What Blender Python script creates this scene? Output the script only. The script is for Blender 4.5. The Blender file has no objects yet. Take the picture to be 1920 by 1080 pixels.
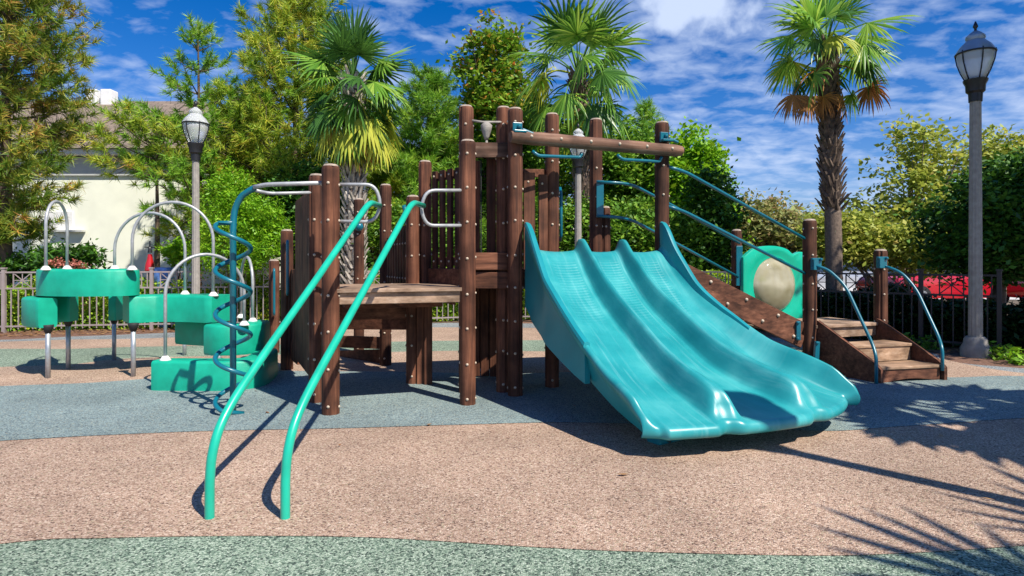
import bpy, math, random
import numpy as np
from mathutils import Vector, Matrix
from mathutils.geometry import tessellate_polygon
R = math.radians
random.seed(7); rng = np.random.default_rng(7)
scene = bpy.context.scene
C = scene.collection

# ------------------------------------------------------------ camera, light, exposure
F, H, HY = 1150.0, 1.4, 490.0            # focal length in photo pixels, eye height, horizon row
cam_d = bpy.data.cameras.new('camera'); cam = bpy.data.objects.new('camera', cam_d); C.objects.link(cam)
cam.location = (0, 0, H); cam.rotation_euler = (R(90), 0, 0)
cam_d.sensor_width = 36; cam_d.lens = 36*F/1920; cam_d.shift_y = (HY-540)/1920
cam_d.clip_start = .05; cam_d.clip_end = 900
scene.camera = cam
SUN_EL = R(51.5); SUNX, SUNY = .69, -.724  # horizontal direction towards the sun
sd = bpy.data.lights.new('sun', 'SUN'); so = bpy.data.objects.new('sun', sd); C.objects.link(so)
sd.energy = 5.0; sd.angle = R(.5); sd.color = (1, .93, .82)
so.rotation_euler = Vector((SUNX*math.cos(SUN_EL), SUNY*math.cos(SUN_EL), math.sin(SUN_EL))).to_track_quat('Z', 'Y').to_euler()
scene.view_settings.view_transform = 'Standard'; scene.view_settings.look = 'None'
scene.view_settings.exposure = .45; scene.view_settings.gamma = 1

def nd(nt, t, **k):
    n = nt.nodes.new(t)
    for a, v in k.items(): setattr(n, a, v)
    return n
def ramp(nt, stops, interp='LINEAR'):
    n = nd(nt, 'ShaderNodeValToRGB'); n.color_ramp.interpolation = interp
    e = n.color_ramp.elements
    while len(e) < len(stops): e.new(.5)
    for i, (p, c) in enumerate(stops):
        e[i].position = p; e[i].color = (*c, 1) if len(c) == 3 else c
    return n
def mth(nt, op, a, b=None, c=None):
    n = nd(nt, 'ShaderNodeMath', operation=op)
    for i, v in enumerate((a, b, c)):
        if v is None: continue
        if hasattr(v, 'links'): nt.links.new(v, n.inputs[i])
        else: n.inputs[i].default_value = v
    return n.outputs[0]

w = bpy.data.worlds.new('World'); scene.world = w; w.use_nodes = True
nt = w.node_tree; nt.nodes.clear(); L = nt.links.new
sky = nd(nt, 'ShaderNodeTexSky', sky_type='NISHITA', sun_disc=False, sun_elevation=SUN_EL, sun_rotation=math.atan2(SUNX, SUNY), ozone_density=3.0, dust_density=.3, air_density=1.0)
hs = nd(nt, 'ShaderNodeHueSaturation'); hs.inputs['Saturation'].default_value = 1.42; hs.inputs['Value'].default_value = 1.75
tn = nd(nt, 'ShaderNodeMix', data_type='RGBA', blend_type='MULTIPLY'); tn.inputs[0].default_value = 1; tn.inputs[7].default_value = (1.0, .94, 1.10, 1); L(sky.outputs[0], tn.inputs[6]); L(tn.outputs[2], hs.inputs['Color'])
tc = nd(nt, 'ShaderNodeTexCoord'); sp = nd(nt, 'ShaderNodeSeparateXYZ'); L(tc.outputs['Generated'], sp.inputs[0])
zz = mth(nt, 'ADD', mth(nt, 'MAXIMUM', sp.outputs['Z'], 0.0), .16)
cb = nd(nt, 'ShaderNodeCombineXYZ')
L(mth(nt, 'DIVIDE', sp.outputs['X'], zz), cb.inputs[0]); L(mth(nt, 'DIVIDE', sp.outputs['Y'], zz), cb.inputs[1])
mpn = nd(nt, 'ShaderNodeMapping'); mpn.inputs['Rotation'].default_value = (0, 0, R(12)); mpn.inputs['Scale'].default_value = (1.0, 1.15, 1)
L(cb.outputs[0], mpn.inputs[0])
n1 = nd(nt, 'ShaderNodeTexNoise'); n1.inputs['Scale'].default_value = .8; n1.inputs['Detail'].default_value = 3
n2 = nd(nt, 'ShaderNodeTexNoise'); n2.inputs['Scale'].default_value = 7.5; n2.inputs['Detail'].default_value = 7; n2.inputs['Roughness'].default_value = .55; n2.inputs['Distortion'].default_value = .25
L(mpn.outputs[0], n1.inputs[0]); L(mpn.outputs[0], n2.inputs[0])
cl = mth(nt, 'ADD', mth(nt, 'MULTIPLY', n1.outputs[0], .55), mth(nt, 'MULTIPLY', n2.outputs[0], .6))
cr = ramp(nt, [(.50, (0, 0, 0)), (.62, (.38,)*3), (.74, (.75,)*3)]); L(cl, cr.inputs[0])
# one cumulus puff
dv = Vector(((1315-960)/F, 1, (HY-5)/F)).normalized()
vs = nd(nt, 'ShaderNodeVectorMath', operation='SUBTRACT'); L(tc.outputs['Generated'], vs.inputs[0]); vs.inputs[1].default_value = dv
vm = nd(nt, 'ShaderNodeVectorMath', operation='MULTIPLY'); L(vs.outputs[0], vm.inputs[0]); vm.inputs[1].default_value = (1, 1, 2.0)
ln = nd(nt, 'ShaderNodeVectorMath', operation='LENGTH'); L(vm.outputs[0], ln.inputs[0])
n3 = nd(nt, 'ShaderNodeTexNoise'); n3.inputs['Scale'].default_value = 14; n3.inputs['Detail'].default_value = 6; L(tc.outputs['Generated'], n3.inputs[0])
puff = nd(nt, 'ShaderNodeMapRange', interpolation_type='SMOOTHSTEP'); L(mth(nt, 'ADD', ln.outputs['Value'], mth(nt, 'MULTIPLY', mth(nt, 'SUBTRACT', n3.outputs[0], .5), .34)), puff.inputs[0])
puff.inputs[1].default_value = .125; puff.inputs[2].default_value = .03; puff.inputs[3].default_value = 0; puff.inputs[4].default_value = .95
hz = nd(nt, 'ShaderNodeMapRange', interpolation_type='SMOOTHSTEP'); L(sp.outputs['Z'], hz.inputs[0]); hz.inputs[1].default_value = .8; hz.inputs[2].default_value = .45
hb = mth(nt, 'MULTIPLY', hz.outputs[0], mth(nt, 'GREATER_THAN', sp.outputs['Z'], -.02))
mk = mth(nt, 'MAXIMUM', mth(nt, 'MULTIPLY', cr.outputs[0], hb), puff.outputs[0])
mx = nd(nt, 'ShaderNodeMix', data_type='RGBA'); L(mk, mx.inputs[0]); L(hs.outputs[0], mx.inputs[6]); mx.inputs[7].default_value = (10.0, 11.8, 15.5, 1)
bg = nd(nt, 'ShaderNodeBackground'); bg.inputs[1].default_value = .05; L(mx.outputs[2], bg.inputs[0])
wo = nd(nt, 'ShaderNodeOutputWorld'); L(bg.outputs[0], wo.inputs[0])

# ------------------------------------------------------------ coordinates
def P(px, py, d): return Vector(((px-960)/F*d, d, H+(HY-py)/F*d))
def G(px, py, z=0.0):
    d = F*(H-z)/(py-HY); return Vector(((px-960)/F*d, d, z))
def lerp(a, b, t): return a+(b-a)*t
def tab(T, s):
    if s <= T[0][0]: return T[0][1]
    for (a, x), (b, y) in zip(T, T[1:]):
        if s <= b: return x+(y-x)*(s-a)/(b-a)
    return T[-1][1]
def stab(T, s):   # smoothed table
    return (tab(T, s-.03)+2*tab(T, s)+tab(T, s+.03))/4 if .03 < s < T[-1][0]-.03 else tab(T, s)
def spline(pts, n=8, closed=False):
    pts = [Vector(p) for p in pts]; m = len(pts); out = []
    rg = range(m) if closed else range(m-1)
    for i in rg:
        p1, p2 = pts[i], pts[(i+1) % m]
        p0 = pts[(i-1) % m] if closed or i > 0 else p1*2-p2
        p3 = pts[(i+2) % m] if closed or i+2 < m else p2*2-p1
        for k in range(n):
            t = k/n
            out.append(.5*((2*p1)+(p2-p0)*t+(2*p0-5*p1+4*p2-p3)*t*t+(3*p1-p0-3*p2+p3)*t**3))
    if not closed: out.append(pts[-1].copy())
    return out

# ------------------------------------------------------------ materials
def newmat(name):
    m = bpy.data.materials.new(name); m.use_nodes = True; t = m.node_tree
    b = t.nodes['Principled BSDF']; return m, t, b
def setp(b, **k):
    for a, v in k.items(): b.inputs[a.replace('_', ' ')].default_value = v
def paint(name, col, rough=.4, metal=0, var=.12, scale=6, bump=0.0, bscale=60, spec=.5, coat=0):
    m, t, b = newmat(name); l = t.links.new
    tc = nd(t, 'ShaderNodeTexCoord'); n = nd(t, 'ShaderNodeTexNoise'); n.inputs['Scale'].default_value = scale; n.inputs['Detail'].default_value = 6
    l(tc.outputs['Object'], n.inputs[0])
    r = ramp(t, [(.3, tuple(c*(1-var) for c in col)), (.7, tuple(min(1, c*(1+var)) for c in col))]); l(n.outputs[0], r.inputs[0]); l(r.outputs[0], b.inputs['Base Color'])
    rr = nd(t, 'ShaderNodeMapRange'); l(n.outputs[0], rr.inputs[0]); rr.inputs[3].default_value = rough*.8; rr.inputs[4].default_value = min(1, rough*1.25); l(rr.outputs[0], b.inputs['Roughness'])
    setp(b, Metallic=metal, Specular_IOR_Level=spec, Coat_Weight=coat)
    if bump:
        n2 = nd(t, 'ShaderNodeTexNoise'); n2.inputs['Scale'].default_value = bscale; n2.inputs['Detail'].default_value = 4; l(tc.outputs['Object'], n2.inputs[0])
        bp = nd(t, 'ShaderNodeBump'); bp.inputs['Strength'].default_value = bump; bp.inputs['Distance'].default_value = .01; l(n2.outputs[0], bp.inputs['Height']); l(bp.outputs[0], b.inputs['Normal'])
    return m
def wood(name, c1, c2, c3, axis=2, rough=.75):
    m, t, b = newmat(name); l = t.links.new
    tc = nd(t, 'ShaderNodeTexCoord'); oi = nd(t, 'ShaderNodeObjectInfo')
    off = nd(t, 'ShaderNodeVectorMath', operation='ADD'); l(tc.outputs['Object'], off.inputs[0])
    cx = nd(t, 'ShaderNodeCombineXYZ'); l(mth(t, 'MULTIPLY', oi.outputs['Random'], 37.0), cx.inputs[0]); l(mth(t, 'MULTIPLY', oi.outputs['Random'], 11.0), cx.inputs[2]); l(cx.outputs[0], off.inputs[1])
    mp = nd(t, 'ShaderNodeMapping'); s = [26, 26, 26]; s[axis] = 1.3; mp.inputs['Scale'].default_value = s; l(off.outputs[0], mp.inputs[0])
    n = nd(t, 'ShaderNodeTexNoise'); n.inputs['Scale'].default_value = 1; n.inputs['Detail'].default_value = 7; n.inputs['Roughness'].default_value = .65; l(mp.outputs[0], n.inputs[0])
    r = ramp(t, [(.28, c1), (.5, c2), (.74, c3)]); l(n.outputs[0], r.inputs[0])
    n2 = nd(t, 'ShaderNodeTexNoise'); n2.inputs['Scale'].default_value = 3.5; n2.inputs['Detail'].default_value = 5; l(off.outputs[0], n2.inputs[0])
    h = nd(t, 'ShaderNodeHueSaturation'); l(r.outputs[0], h.inputs['Color'])
    mr = nd(t, 'ShaderNodeMapRange'); l(n2.outputs[0], mr.inputs[0]); mr.inputs[1].default_value = .3; mr.inputs[2].default_value = .7; mr.inputs[3].default_value = .45; mr.inputs[4].default_value = 1.5
    l(mth(t, 'MULTIPLY', mr.outputs[0], mth(t, 'ADD', mth(t, 'MULTIPLY', oi.outputs['Random'], .55), .72)), h.inputs['Value'])
    l(h.outputs[0], b.inputs['Base Color']); setp(b, Roughness=rough, Specular_IOR_Level=.3)
    bp = nd(t, 'ShaderNodeBump'); bp.inputs['Strength'].default_value = .55; bp.inputs['Distance'].default_value = .006; l(n.outputs[0], bp.inputs['Height']); l(bp.outputs[0], b.inputs['Normal'])
    return m
def rubber(name, cols, sc=115):
    m, t, b = newmat(name); l = t.links.new
    g = nd(t, 'ShaderNodeNewGeometry')
    v = nd(t, 'ShaderNodeTexVoronoi'); v.inputs['Scale'].default_value = sc; l(g.outputs['Position'], v.inputs[0])
    sx = nd(t, 'ShaderNodeSeparateColor'); l(v.outputs['Color'], sx.inputs[0])
    r = ramp(t, cols, 'CONSTANT'); l(sx.outputs[0], r.inputs[0])
    ed = ramp(t, [(.0, (1, 1, 1)), (.5, (.97,)*3), (.9, (.68,)*3)]); l(v.outputs['Distance'], ed.inputs[0])
    n = nd(t, 'ShaderNodeTexNoise'); n.inputs['Scale'].default_value = .9; n.inputs['Detail'].default_value = 7; n.inputs['Roughness'].default_value = .6; l(g.outputs['Position'], n.inputs[0])
    mr = nd(t, 'ShaderNodeMapRange'); l(n.outputs[0], mr.inputs[0]); mr.inputs[1].default_value = .3; mr.inputs[2].default_value = .7; mr.inputs[3].default_value = .76; mr.inputs[4].default_value = 1.16
    m1 = nd(t, 'ShaderNodeMix', data_type='RGBA', blend_type='MULTIPLY'); m1.inputs[0].default_value = 1; l(r.outputs[0], m1.inputs[6]); l(ed.outputs[0], m1.inputs[7])
    h = nd(t, 'ShaderNodeHueSaturation'); l(m1.outputs[2], h.inputs['Color']); l(mr.outputs[0], h.inputs['Value'])
    l(h.outputs[0], b.inputs['Base Color']); setp(b, Roughness=.85, Specular_IOR_Level=.25)
    bp = nd(t, 'ShaderNodeBump'); bp.inputs['Strength'].default_value = .8; bp.inputs['Distance'].default_value = .006; bp.invert = True
    l(v.outputs['Distance'], bp.inputs['Height']); l(bp.outputs[0], b.inputs['Normal'])
    return m
def leafmat(name, stops, trans=.3, rough=.5, clump=.35):
    m, t, b = newmat(name); l = t.links.new; t.nodes.remove(b)
    g = nd(t, 'ShaderNodeNewGeometry'); n = nd(t, 'ShaderNodeTexNoise'); n.inputs['Scale'].default_value = 1.6; n.inputs['Detail'].default_value = 3; l(g.outputs['Position'], n.inputs[0])
    f = mth(t, 'ADD', mth(t, 'MULTIPLY', g.outputs['Random Per Island'], 1-clump), mth(t, 'MULTIPLY', mth(t, 'SUBTRACT', mth(t, 'MULTIPLY', n.outputs[0], 2.2), .6), clump))
    r = ramp(t, stops); l(f, r.inputs[0])
    d = nd(t, 'ShaderNodeBsdfPrincipled'); l(r.outputs[0], d.inputs['Base Color']); d.inputs['Roughness'].default_value = rough; d.inputs['Specular IOR Level'].default_value = .35
    tr = nd(t, 'ShaderNodeBsdfTranslucent'); hs = nd(t, 'ShaderNodeHueSaturation'); hs.inputs['Value'].default_value = 1.35; hs.inputs['Hue'].default_value = .488; l(r.outputs[0], hs.inputs['Color']); l(hs.outputs[0], tr.inputs[0])
    mx = nd(t, 'ShaderNodeMixShader'); mx.inputs[0].default_value = trans; l(d.outputs[0], mx.inputs[1]); l(tr.outputs[0], mx.inputs[2])
    l(mx.outputs[0], t.nodes['Material Output'].inputs[0]); return m

M = {}
M['post'] = wood('stained_timber', (.034, .013, .008), (.105, .040, .022), (.21, .086, .046))
M['boardx'] = wood('stained_board', (.04, .016, .01), (.12, .047, .026), (.22, .095, .054), axis=0)
M['weath'] = wood('weathered_board', (.17, .11, .07), (.33, .22, .15), (.47, .35, .26), axis=0)
M['tread'] = wood('tread_board', (.2, .12, .07), (.38, .24, .15), (.55, .4, .28), axis=0)
M['log'] = wood('weathered_log', (.09, .045, .028), (.19, .10, .065), (.34, .22, .16), axis=0)
M['cap'] = paint('weathered_end_grain', (.36, .29, .23), .9, var=.3, scale=30, bump=.5)
M['bolt'] = paint('bolt_cover', (.50, .41, .31), .45, var=.15, scale=40)
M['rail'] = paint('mint_green_enamel', (.010, .43, .29), .3, var=.13, coat=.3)
M['teal'] = paint('dark_teal_enamel', (.004, .135, .19), .3, var=.1, coat=.3)
M['grey'] = paint('galvanised_tube', (.40, .41, .42), .42, metal=.25, var=.15, scale=20)
M['gal'] = paint('galvanised_leg', (.40, .43, .46), .38, metal=.5, var=.2, scale=15)
M['pad'] = paint('green_moulded_plastic', (.004, .37, .235), .44, var=.14, scale=7, bump=.3, bscale=160)
M['panelg'] = paint('green_panel_plastic', (.006, .42, .27), .25, var=.05)
M['white'] = paint('white_fitting', (.75, .75, .72), .5)
M['dark'] = paint('dark_rubber', (.02, .02, .022), .7)
M['blk'] = paint('black_cast_metal', (.015, .015, .018), .4, var=.2)
M['concrete'] = paint('concrete_pole', (.31, .285, .255), .85, var=.18, scale=14, bump=.3, bscale=90)
M['fence'] = paint('taupe_fence_metal', (.30, .25, .24), .5, var=.15, scale=5)
M['fence2'] = paint('dark_fence_metal', (.035, .028, .028), .5, var=.15, scale=5)  # fence metal darkened, its colour stands in for tree shade on the right
M['wall'] = paint('cream_stucco', (.84, .86, .72), .95, var=.06, scale=2, bump=.4, bscale=50)
M['trim'] = paint('pale_trim', (.55, .56, .54), .7, var=.06)
M['fascia'] = paint('white_fascia', (.8, .8, .78), .7, var=.04)
M['soil'] = paint('mulch_soil', (.17, .09, .06), .95, var=.5, scale=30, bump=.9, bscale=60)
M['earth'] = paint('earth', (.13, .10, .065), .95, var=.4, scale=3, bump=.6, bscale=30)
M['road'] = paint('pale_concrete_road', (.55, .53, .50), .9, var=.1, scale=2)
M['bark'] = paint('tree_bark', (.11, .075, .05), .9, var=.45, scale=14, bump=.8, bscale=40)
M['palebark'] = paint('pale_bark', (.25, .19, .14), .9, var=.3, scale=18, bump=.6, bscale=40)
M['palmbark'] = paint('palm_bark', (.17, .125, .095), .95, var=.35, scale=24, bump=.9, bscale=50)
M['boot'] = paint('palm_leaf_bases', (.13, .09, .065), .9, var=.6, scale=9, bump=.4)
M['bootw'] = paint('pale_palm_leaf_bases', (.36, .32, .27), .9, var=.6, scale=9, bump=.4)
M['red'] = paint('red_gloss', (.45, .012, .015), .3, var=.1, coat=.5)
M['carred'] = paint('red_car_paint', (.55, .012, .03), .2, var=.05, coat=1)
M['carsil'] = paint('silver_car_paint', (.5, .52, .55), .25, metal=.5, var=.05, coat=1)
M['glassd'] = paint('dark_window_glass', (.02, .03, .04), .06, var=.1, spec=.9)
M['bluepot'] = paint('blue_glaze', (.12, .25, .6), .25, var=.5, scale=9)
M['lampglass'] = None
m, t, b = newmat('frosted_lamp_glass'); setp(b, Base_Color=(.72, .76, .80, 1), Roughness=.28, Transmission_Weight=.45, IOR=1.3); M['lampglass'] = m
m, t, b = newmat('clear_lamp_glass'); setp(b, Base_Color=(.86, .88, .88, 1), Roughness=.16, Transmission_Weight=.55, IOR=1.35); M['lampglass2'] = m
m, t, b = newmat('bubble_window'); l = t.links.new
tcn = nd(t, 'ShaderNodeTexCoord'); nn = nd(t, 'ShaderNodeTexNoise'); nn.inputs['Scale'].default_value = 3.5; l(tcn.outputs['Object'], nn.inputs[0])
rr = ramp(t, [(.35, (.42, .38, .22)), (.65, (.66, .62, .44))]); l(nn.outputs[0], rr.inputs[0]); l(rr.outputs[0], b.inputs['Base Color']); setp(b, Roughness=.32, Transmission_Weight=.5, IOR=1.08, Coat_Weight=.8); M['bubble'] = m

br = (.47, .30, .235)
M['g_brown'] = rubber('brown_rubber_granules', [(0, (.15, .095, .075)), (.1, (.32, .21, .15)), (.3, (.43, .295, .215)), (.6, (.52, .375, .285)), (.85, (.64, .50, .39)), (.95, (.42, .35, .23))])
M['g_blue'] = rubber('blue_grey_rubber_granules', [(0, (.08, .11, .13)), (.12, (.17, .23, .245)), (.35, (.23, .30, .305)), (.62, (.28, .36, .35)), (.85, (.36, .45, .42)), (.95, (.33, .33, .26))])
M['g_green'] = rubber('green_grey_rubber_granules', [(0, (.055, .08, .065)), (.18, (.13, .19, .14)), (.38, (.22, .30, .22)), (.62, (.32, .40, .30)), (.84, (.43, .51, .40))])
M['g_grey'] = rubber('grey_border_granules', [(0, (.12, .13, .14)), (.3, (.24, .27, .28)), (.6, (.32, .35, .36)), (.85, (.42, .45, .45))])

# slide plastic with moulded anti-slip ridges (uv v runs down the slide)
m, t, b = newmat('turquoise_slide_plastic'); l = t.links.new
uv = nd(t, 'ShaderNodeUVMap'); uv.uv_map = 'run'; sx = nd(t, 'ShaderNodeSeparateXYZ'); l(uv.outputs[0], sx.inputs[0])
tcn = nd(t, 'ShaderNodeTexCoord')
n = nd(t, 'ShaderNodeTexNoise'); n.inputs['Scale'].default_value = 3; n.inputs['Detail'].default_value = 6; l(tcn.outputs['Object'], n.inputs[0])
r = ramp(t, [(.3, (.010, .225, .25)), (.52, (.022, .29, .31)), (.72, (.06, .37, .38))]); l(n.outputs[0], r.inputs[0])
# pale scuffs worn along the run
mp = nd(t, 'ShaderNodeMapping'); mp.inputs['Scale'].default_value = (30, 2.2, 1); l(uv.outputs[0], mp.inputs[0])
n4 = nd(t, 'ShaderNodeTexNoise'); n4.inputs['Scale'].default_value = 1; n4.inputs['Detail'].default_value = 8; n4.inputs['Roughness'].default_value = .7; l(mp.outputs[0], n4.inputs[0])
sc = nd(t, 'ShaderNodeMapRange'); l(n4.outputs[0], sc.inputs[0]); sc.inputs[1].default_value = .52; sc.inputs[2].default_value = .8; sc.inputs[4].default_value = .6
mx = nd(t, 'ShaderNodeMix', data_type='RGBA'); l(sc.outputs[0], mx.inputs[0]); l(r.outputs[0], mx.inputs[6]); mx.inputs[7].default_value = (.20, .50, .52, 1); l(mx.outputs[2], b.inputs['Base Color'])
wv = mth(t, 'SINE', mth(t, 'MULTIPLY', sx.outputs[1], 420.0))
ma = nd(t, 'ShaderNodeMapRange', interpolation_type='SMOOTHSTEP'); l(sx.outputs[1], ma.inputs[0]); ma.inputs[1].default_value = .07; ma.inputs[2].default_value = .12
mb_ = nd(t, 'ShaderNodeMapRange', interpolation_type='SMOOTHSTEP'); l(sx.outputs[1], mb_.inputs[0]); mb_.inputs[1].default_value = .46; mb_.inputs[2].default_value = .40
l_ = mth(t, 'ABSOLUTE', mth(t, 'SUBTRACT', mth(t, 'FRACT', mth(t, 'MULTIPLY', sx.outputs[0], 3.0)), .5))
mc = mth(t, 'LESS_THAN', l_, .27)
msk = mth(t, 'MULTIPLY', mth(t, 'MULTIPLY', ma.outputs[0], mb_.outputs[0]), mc)
hh = mth(t, 'ADD', mth(t, 'MULTIPLY', wv, msk), mth(t, 'MULTIPLY', n.outputs[0], .25))
bp = nd(t, 'ShaderNodeBump'); bp.inputs['Strength'].default_value = .35; bp.inputs['Distance'].default_value = .004; l(hh, bp.inputs['Height']); l(bp.outputs[0], b.inputs['Normal'])
rg = nd(t, 'ShaderNodeMapRange'); l(n4.outputs[0], rg.inputs[0]); rg.inputs[3].default_value = .2; rg.inputs[4].default_value = .5; l(rg.outputs[0], b.inputs['Roughness'])
setp(b, Specular_IOR_Level=.5); M['slide'] = m
M['slideside'] = paint('turquoise_side_plastic', (.010, .24, .28), .3, var=.1, scale=4, bump=.05)

# shingles
m, t, b = newmat('brown_roof_shingles'); l = t.links.new
tcn = nd(t, 'ShaderNodeTexCoord'); bt = nd(t, 'ShaderNodeTexBrick'); bt.inputs['Scale'].default_value = 5; l(tcn.outputs['UV'], bt.inputs[0])
bt.inputs['Color1'].default_value = (.26, .20, .155, 1); bt.inputs['Color2'].default_value = (.19, .15, .12, 1); bt.inputs['Mortar'].default_value = (.08, .06, .05, 1); bt.inputs['Mortar Size'].default_value = .015
l(bt.outputs[0], b.inputs['Base Color']); setp(b, Roughness=.95); M['roof'] = m

GRN = {
 'pine': leafmat('pine_needles', [(.0, (.06, .14, .012)), (.28, (.16, .31, .025)), (.55, (.38, .50, .045)), (.8, (.62, .58, .07)), (.95, (.68, .34, .08))], .25, clump=.5),
 'pineo': leafmat('olive_and_orange_pine_needles', [(.0, (.035, .085, .012)), (.3, (.10, .21, .022)), (.52, (.24, .33, .035)), (.7, (.46, .42, .06)), (.86, (.66, .36, .09)), (1, (.55, .22, .06))], .25, clump=.55),
 'pinegreen': leafmat('green_pine_needles', [(.0, (.05, .15, .015)), (.4, (.15, .35, .03)), (.75, (.34, .55, .05)), (1, (.5, .46, .07))], .25, clump=.5),
 'bright': leafmat('bright_green_leaves', [(.0, (.07, .22, .008)), (.5, (.19, .42, .015)), (1, (.38, .58, .03))], .3),
 'mid': leafmat('mid_green_leaves', [(.0, (.04, .12, .012)), (.5, (.12, .28, .025)), (.9, (.28, .45, .04)), (1, (.45, .3, .06))], .3),
 'autumn': leafmat('green_and_orange_leaves', [(.0, (.05, .14, .01)), (.45, (.15, .31, .02)), (.7, (.28, .43, .04)), (.84, (.58, .26, .04)), (1, (.6, .16, .04))], .3),
 'olive': leafmat('olive_yellow_leaves', [(.0, (.12, .18, .03)), (.5, (.32, .40, .06)), (.85, (.55, .55, .11)), (1, (.55, .32, .18))], .35),
 'myrtle': leafmat('olive_and_pink_leaves', [(.0, (.09, .14, .04)), (.5, (.28, .31, .09)), (.8, (.46, .37, .16)), (1, (.55, .26, .17))], .3),
 'dark': leafmat('dark_green_leaves', [(.0, (.012, .045, .01)), (.5, (.045, .14, .015)), (1, (.14, .32, .03))], .2),
 'shade': leafmat('deep_green_leaves', [(.0, (.006, .02, .006)), (.6, (.014, .045, .008)), (.93, (.04, .10, .015)), (1, (.15, .3, .03))], .15),  # leaf colours darkened to paint in the shade on the right hedge
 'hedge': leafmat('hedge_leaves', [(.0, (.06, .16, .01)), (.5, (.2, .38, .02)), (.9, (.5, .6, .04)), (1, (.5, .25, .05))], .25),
 'flower': leafmat('salmon_flowers', [(.0, (.5, .12, .08)), (1, (.7, .35, .28))], .2),
 'palm': leafmat('palm_fan', [(.0, (.07, .20, .02)), (.5, (.19, .40, .05)), (1, (.42, .58, .09))], .38, .35),
 'palmd': leafmat('dark_palm_fan', [(.0, (.025, .09, .018)), (1, (.10, .24, .04))], .25, .35),
 'palmy': leafmat('yellow_palm_fan', [(.0, (.32, .42, .04)), (1, (.62, .6, .07))], .3, .5),
 'palmb': leafmat('dead_palm_fan', [(.0, (.16, .07, .02)), (1, (.55, .24, .06))], .2, .7),
}

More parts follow.
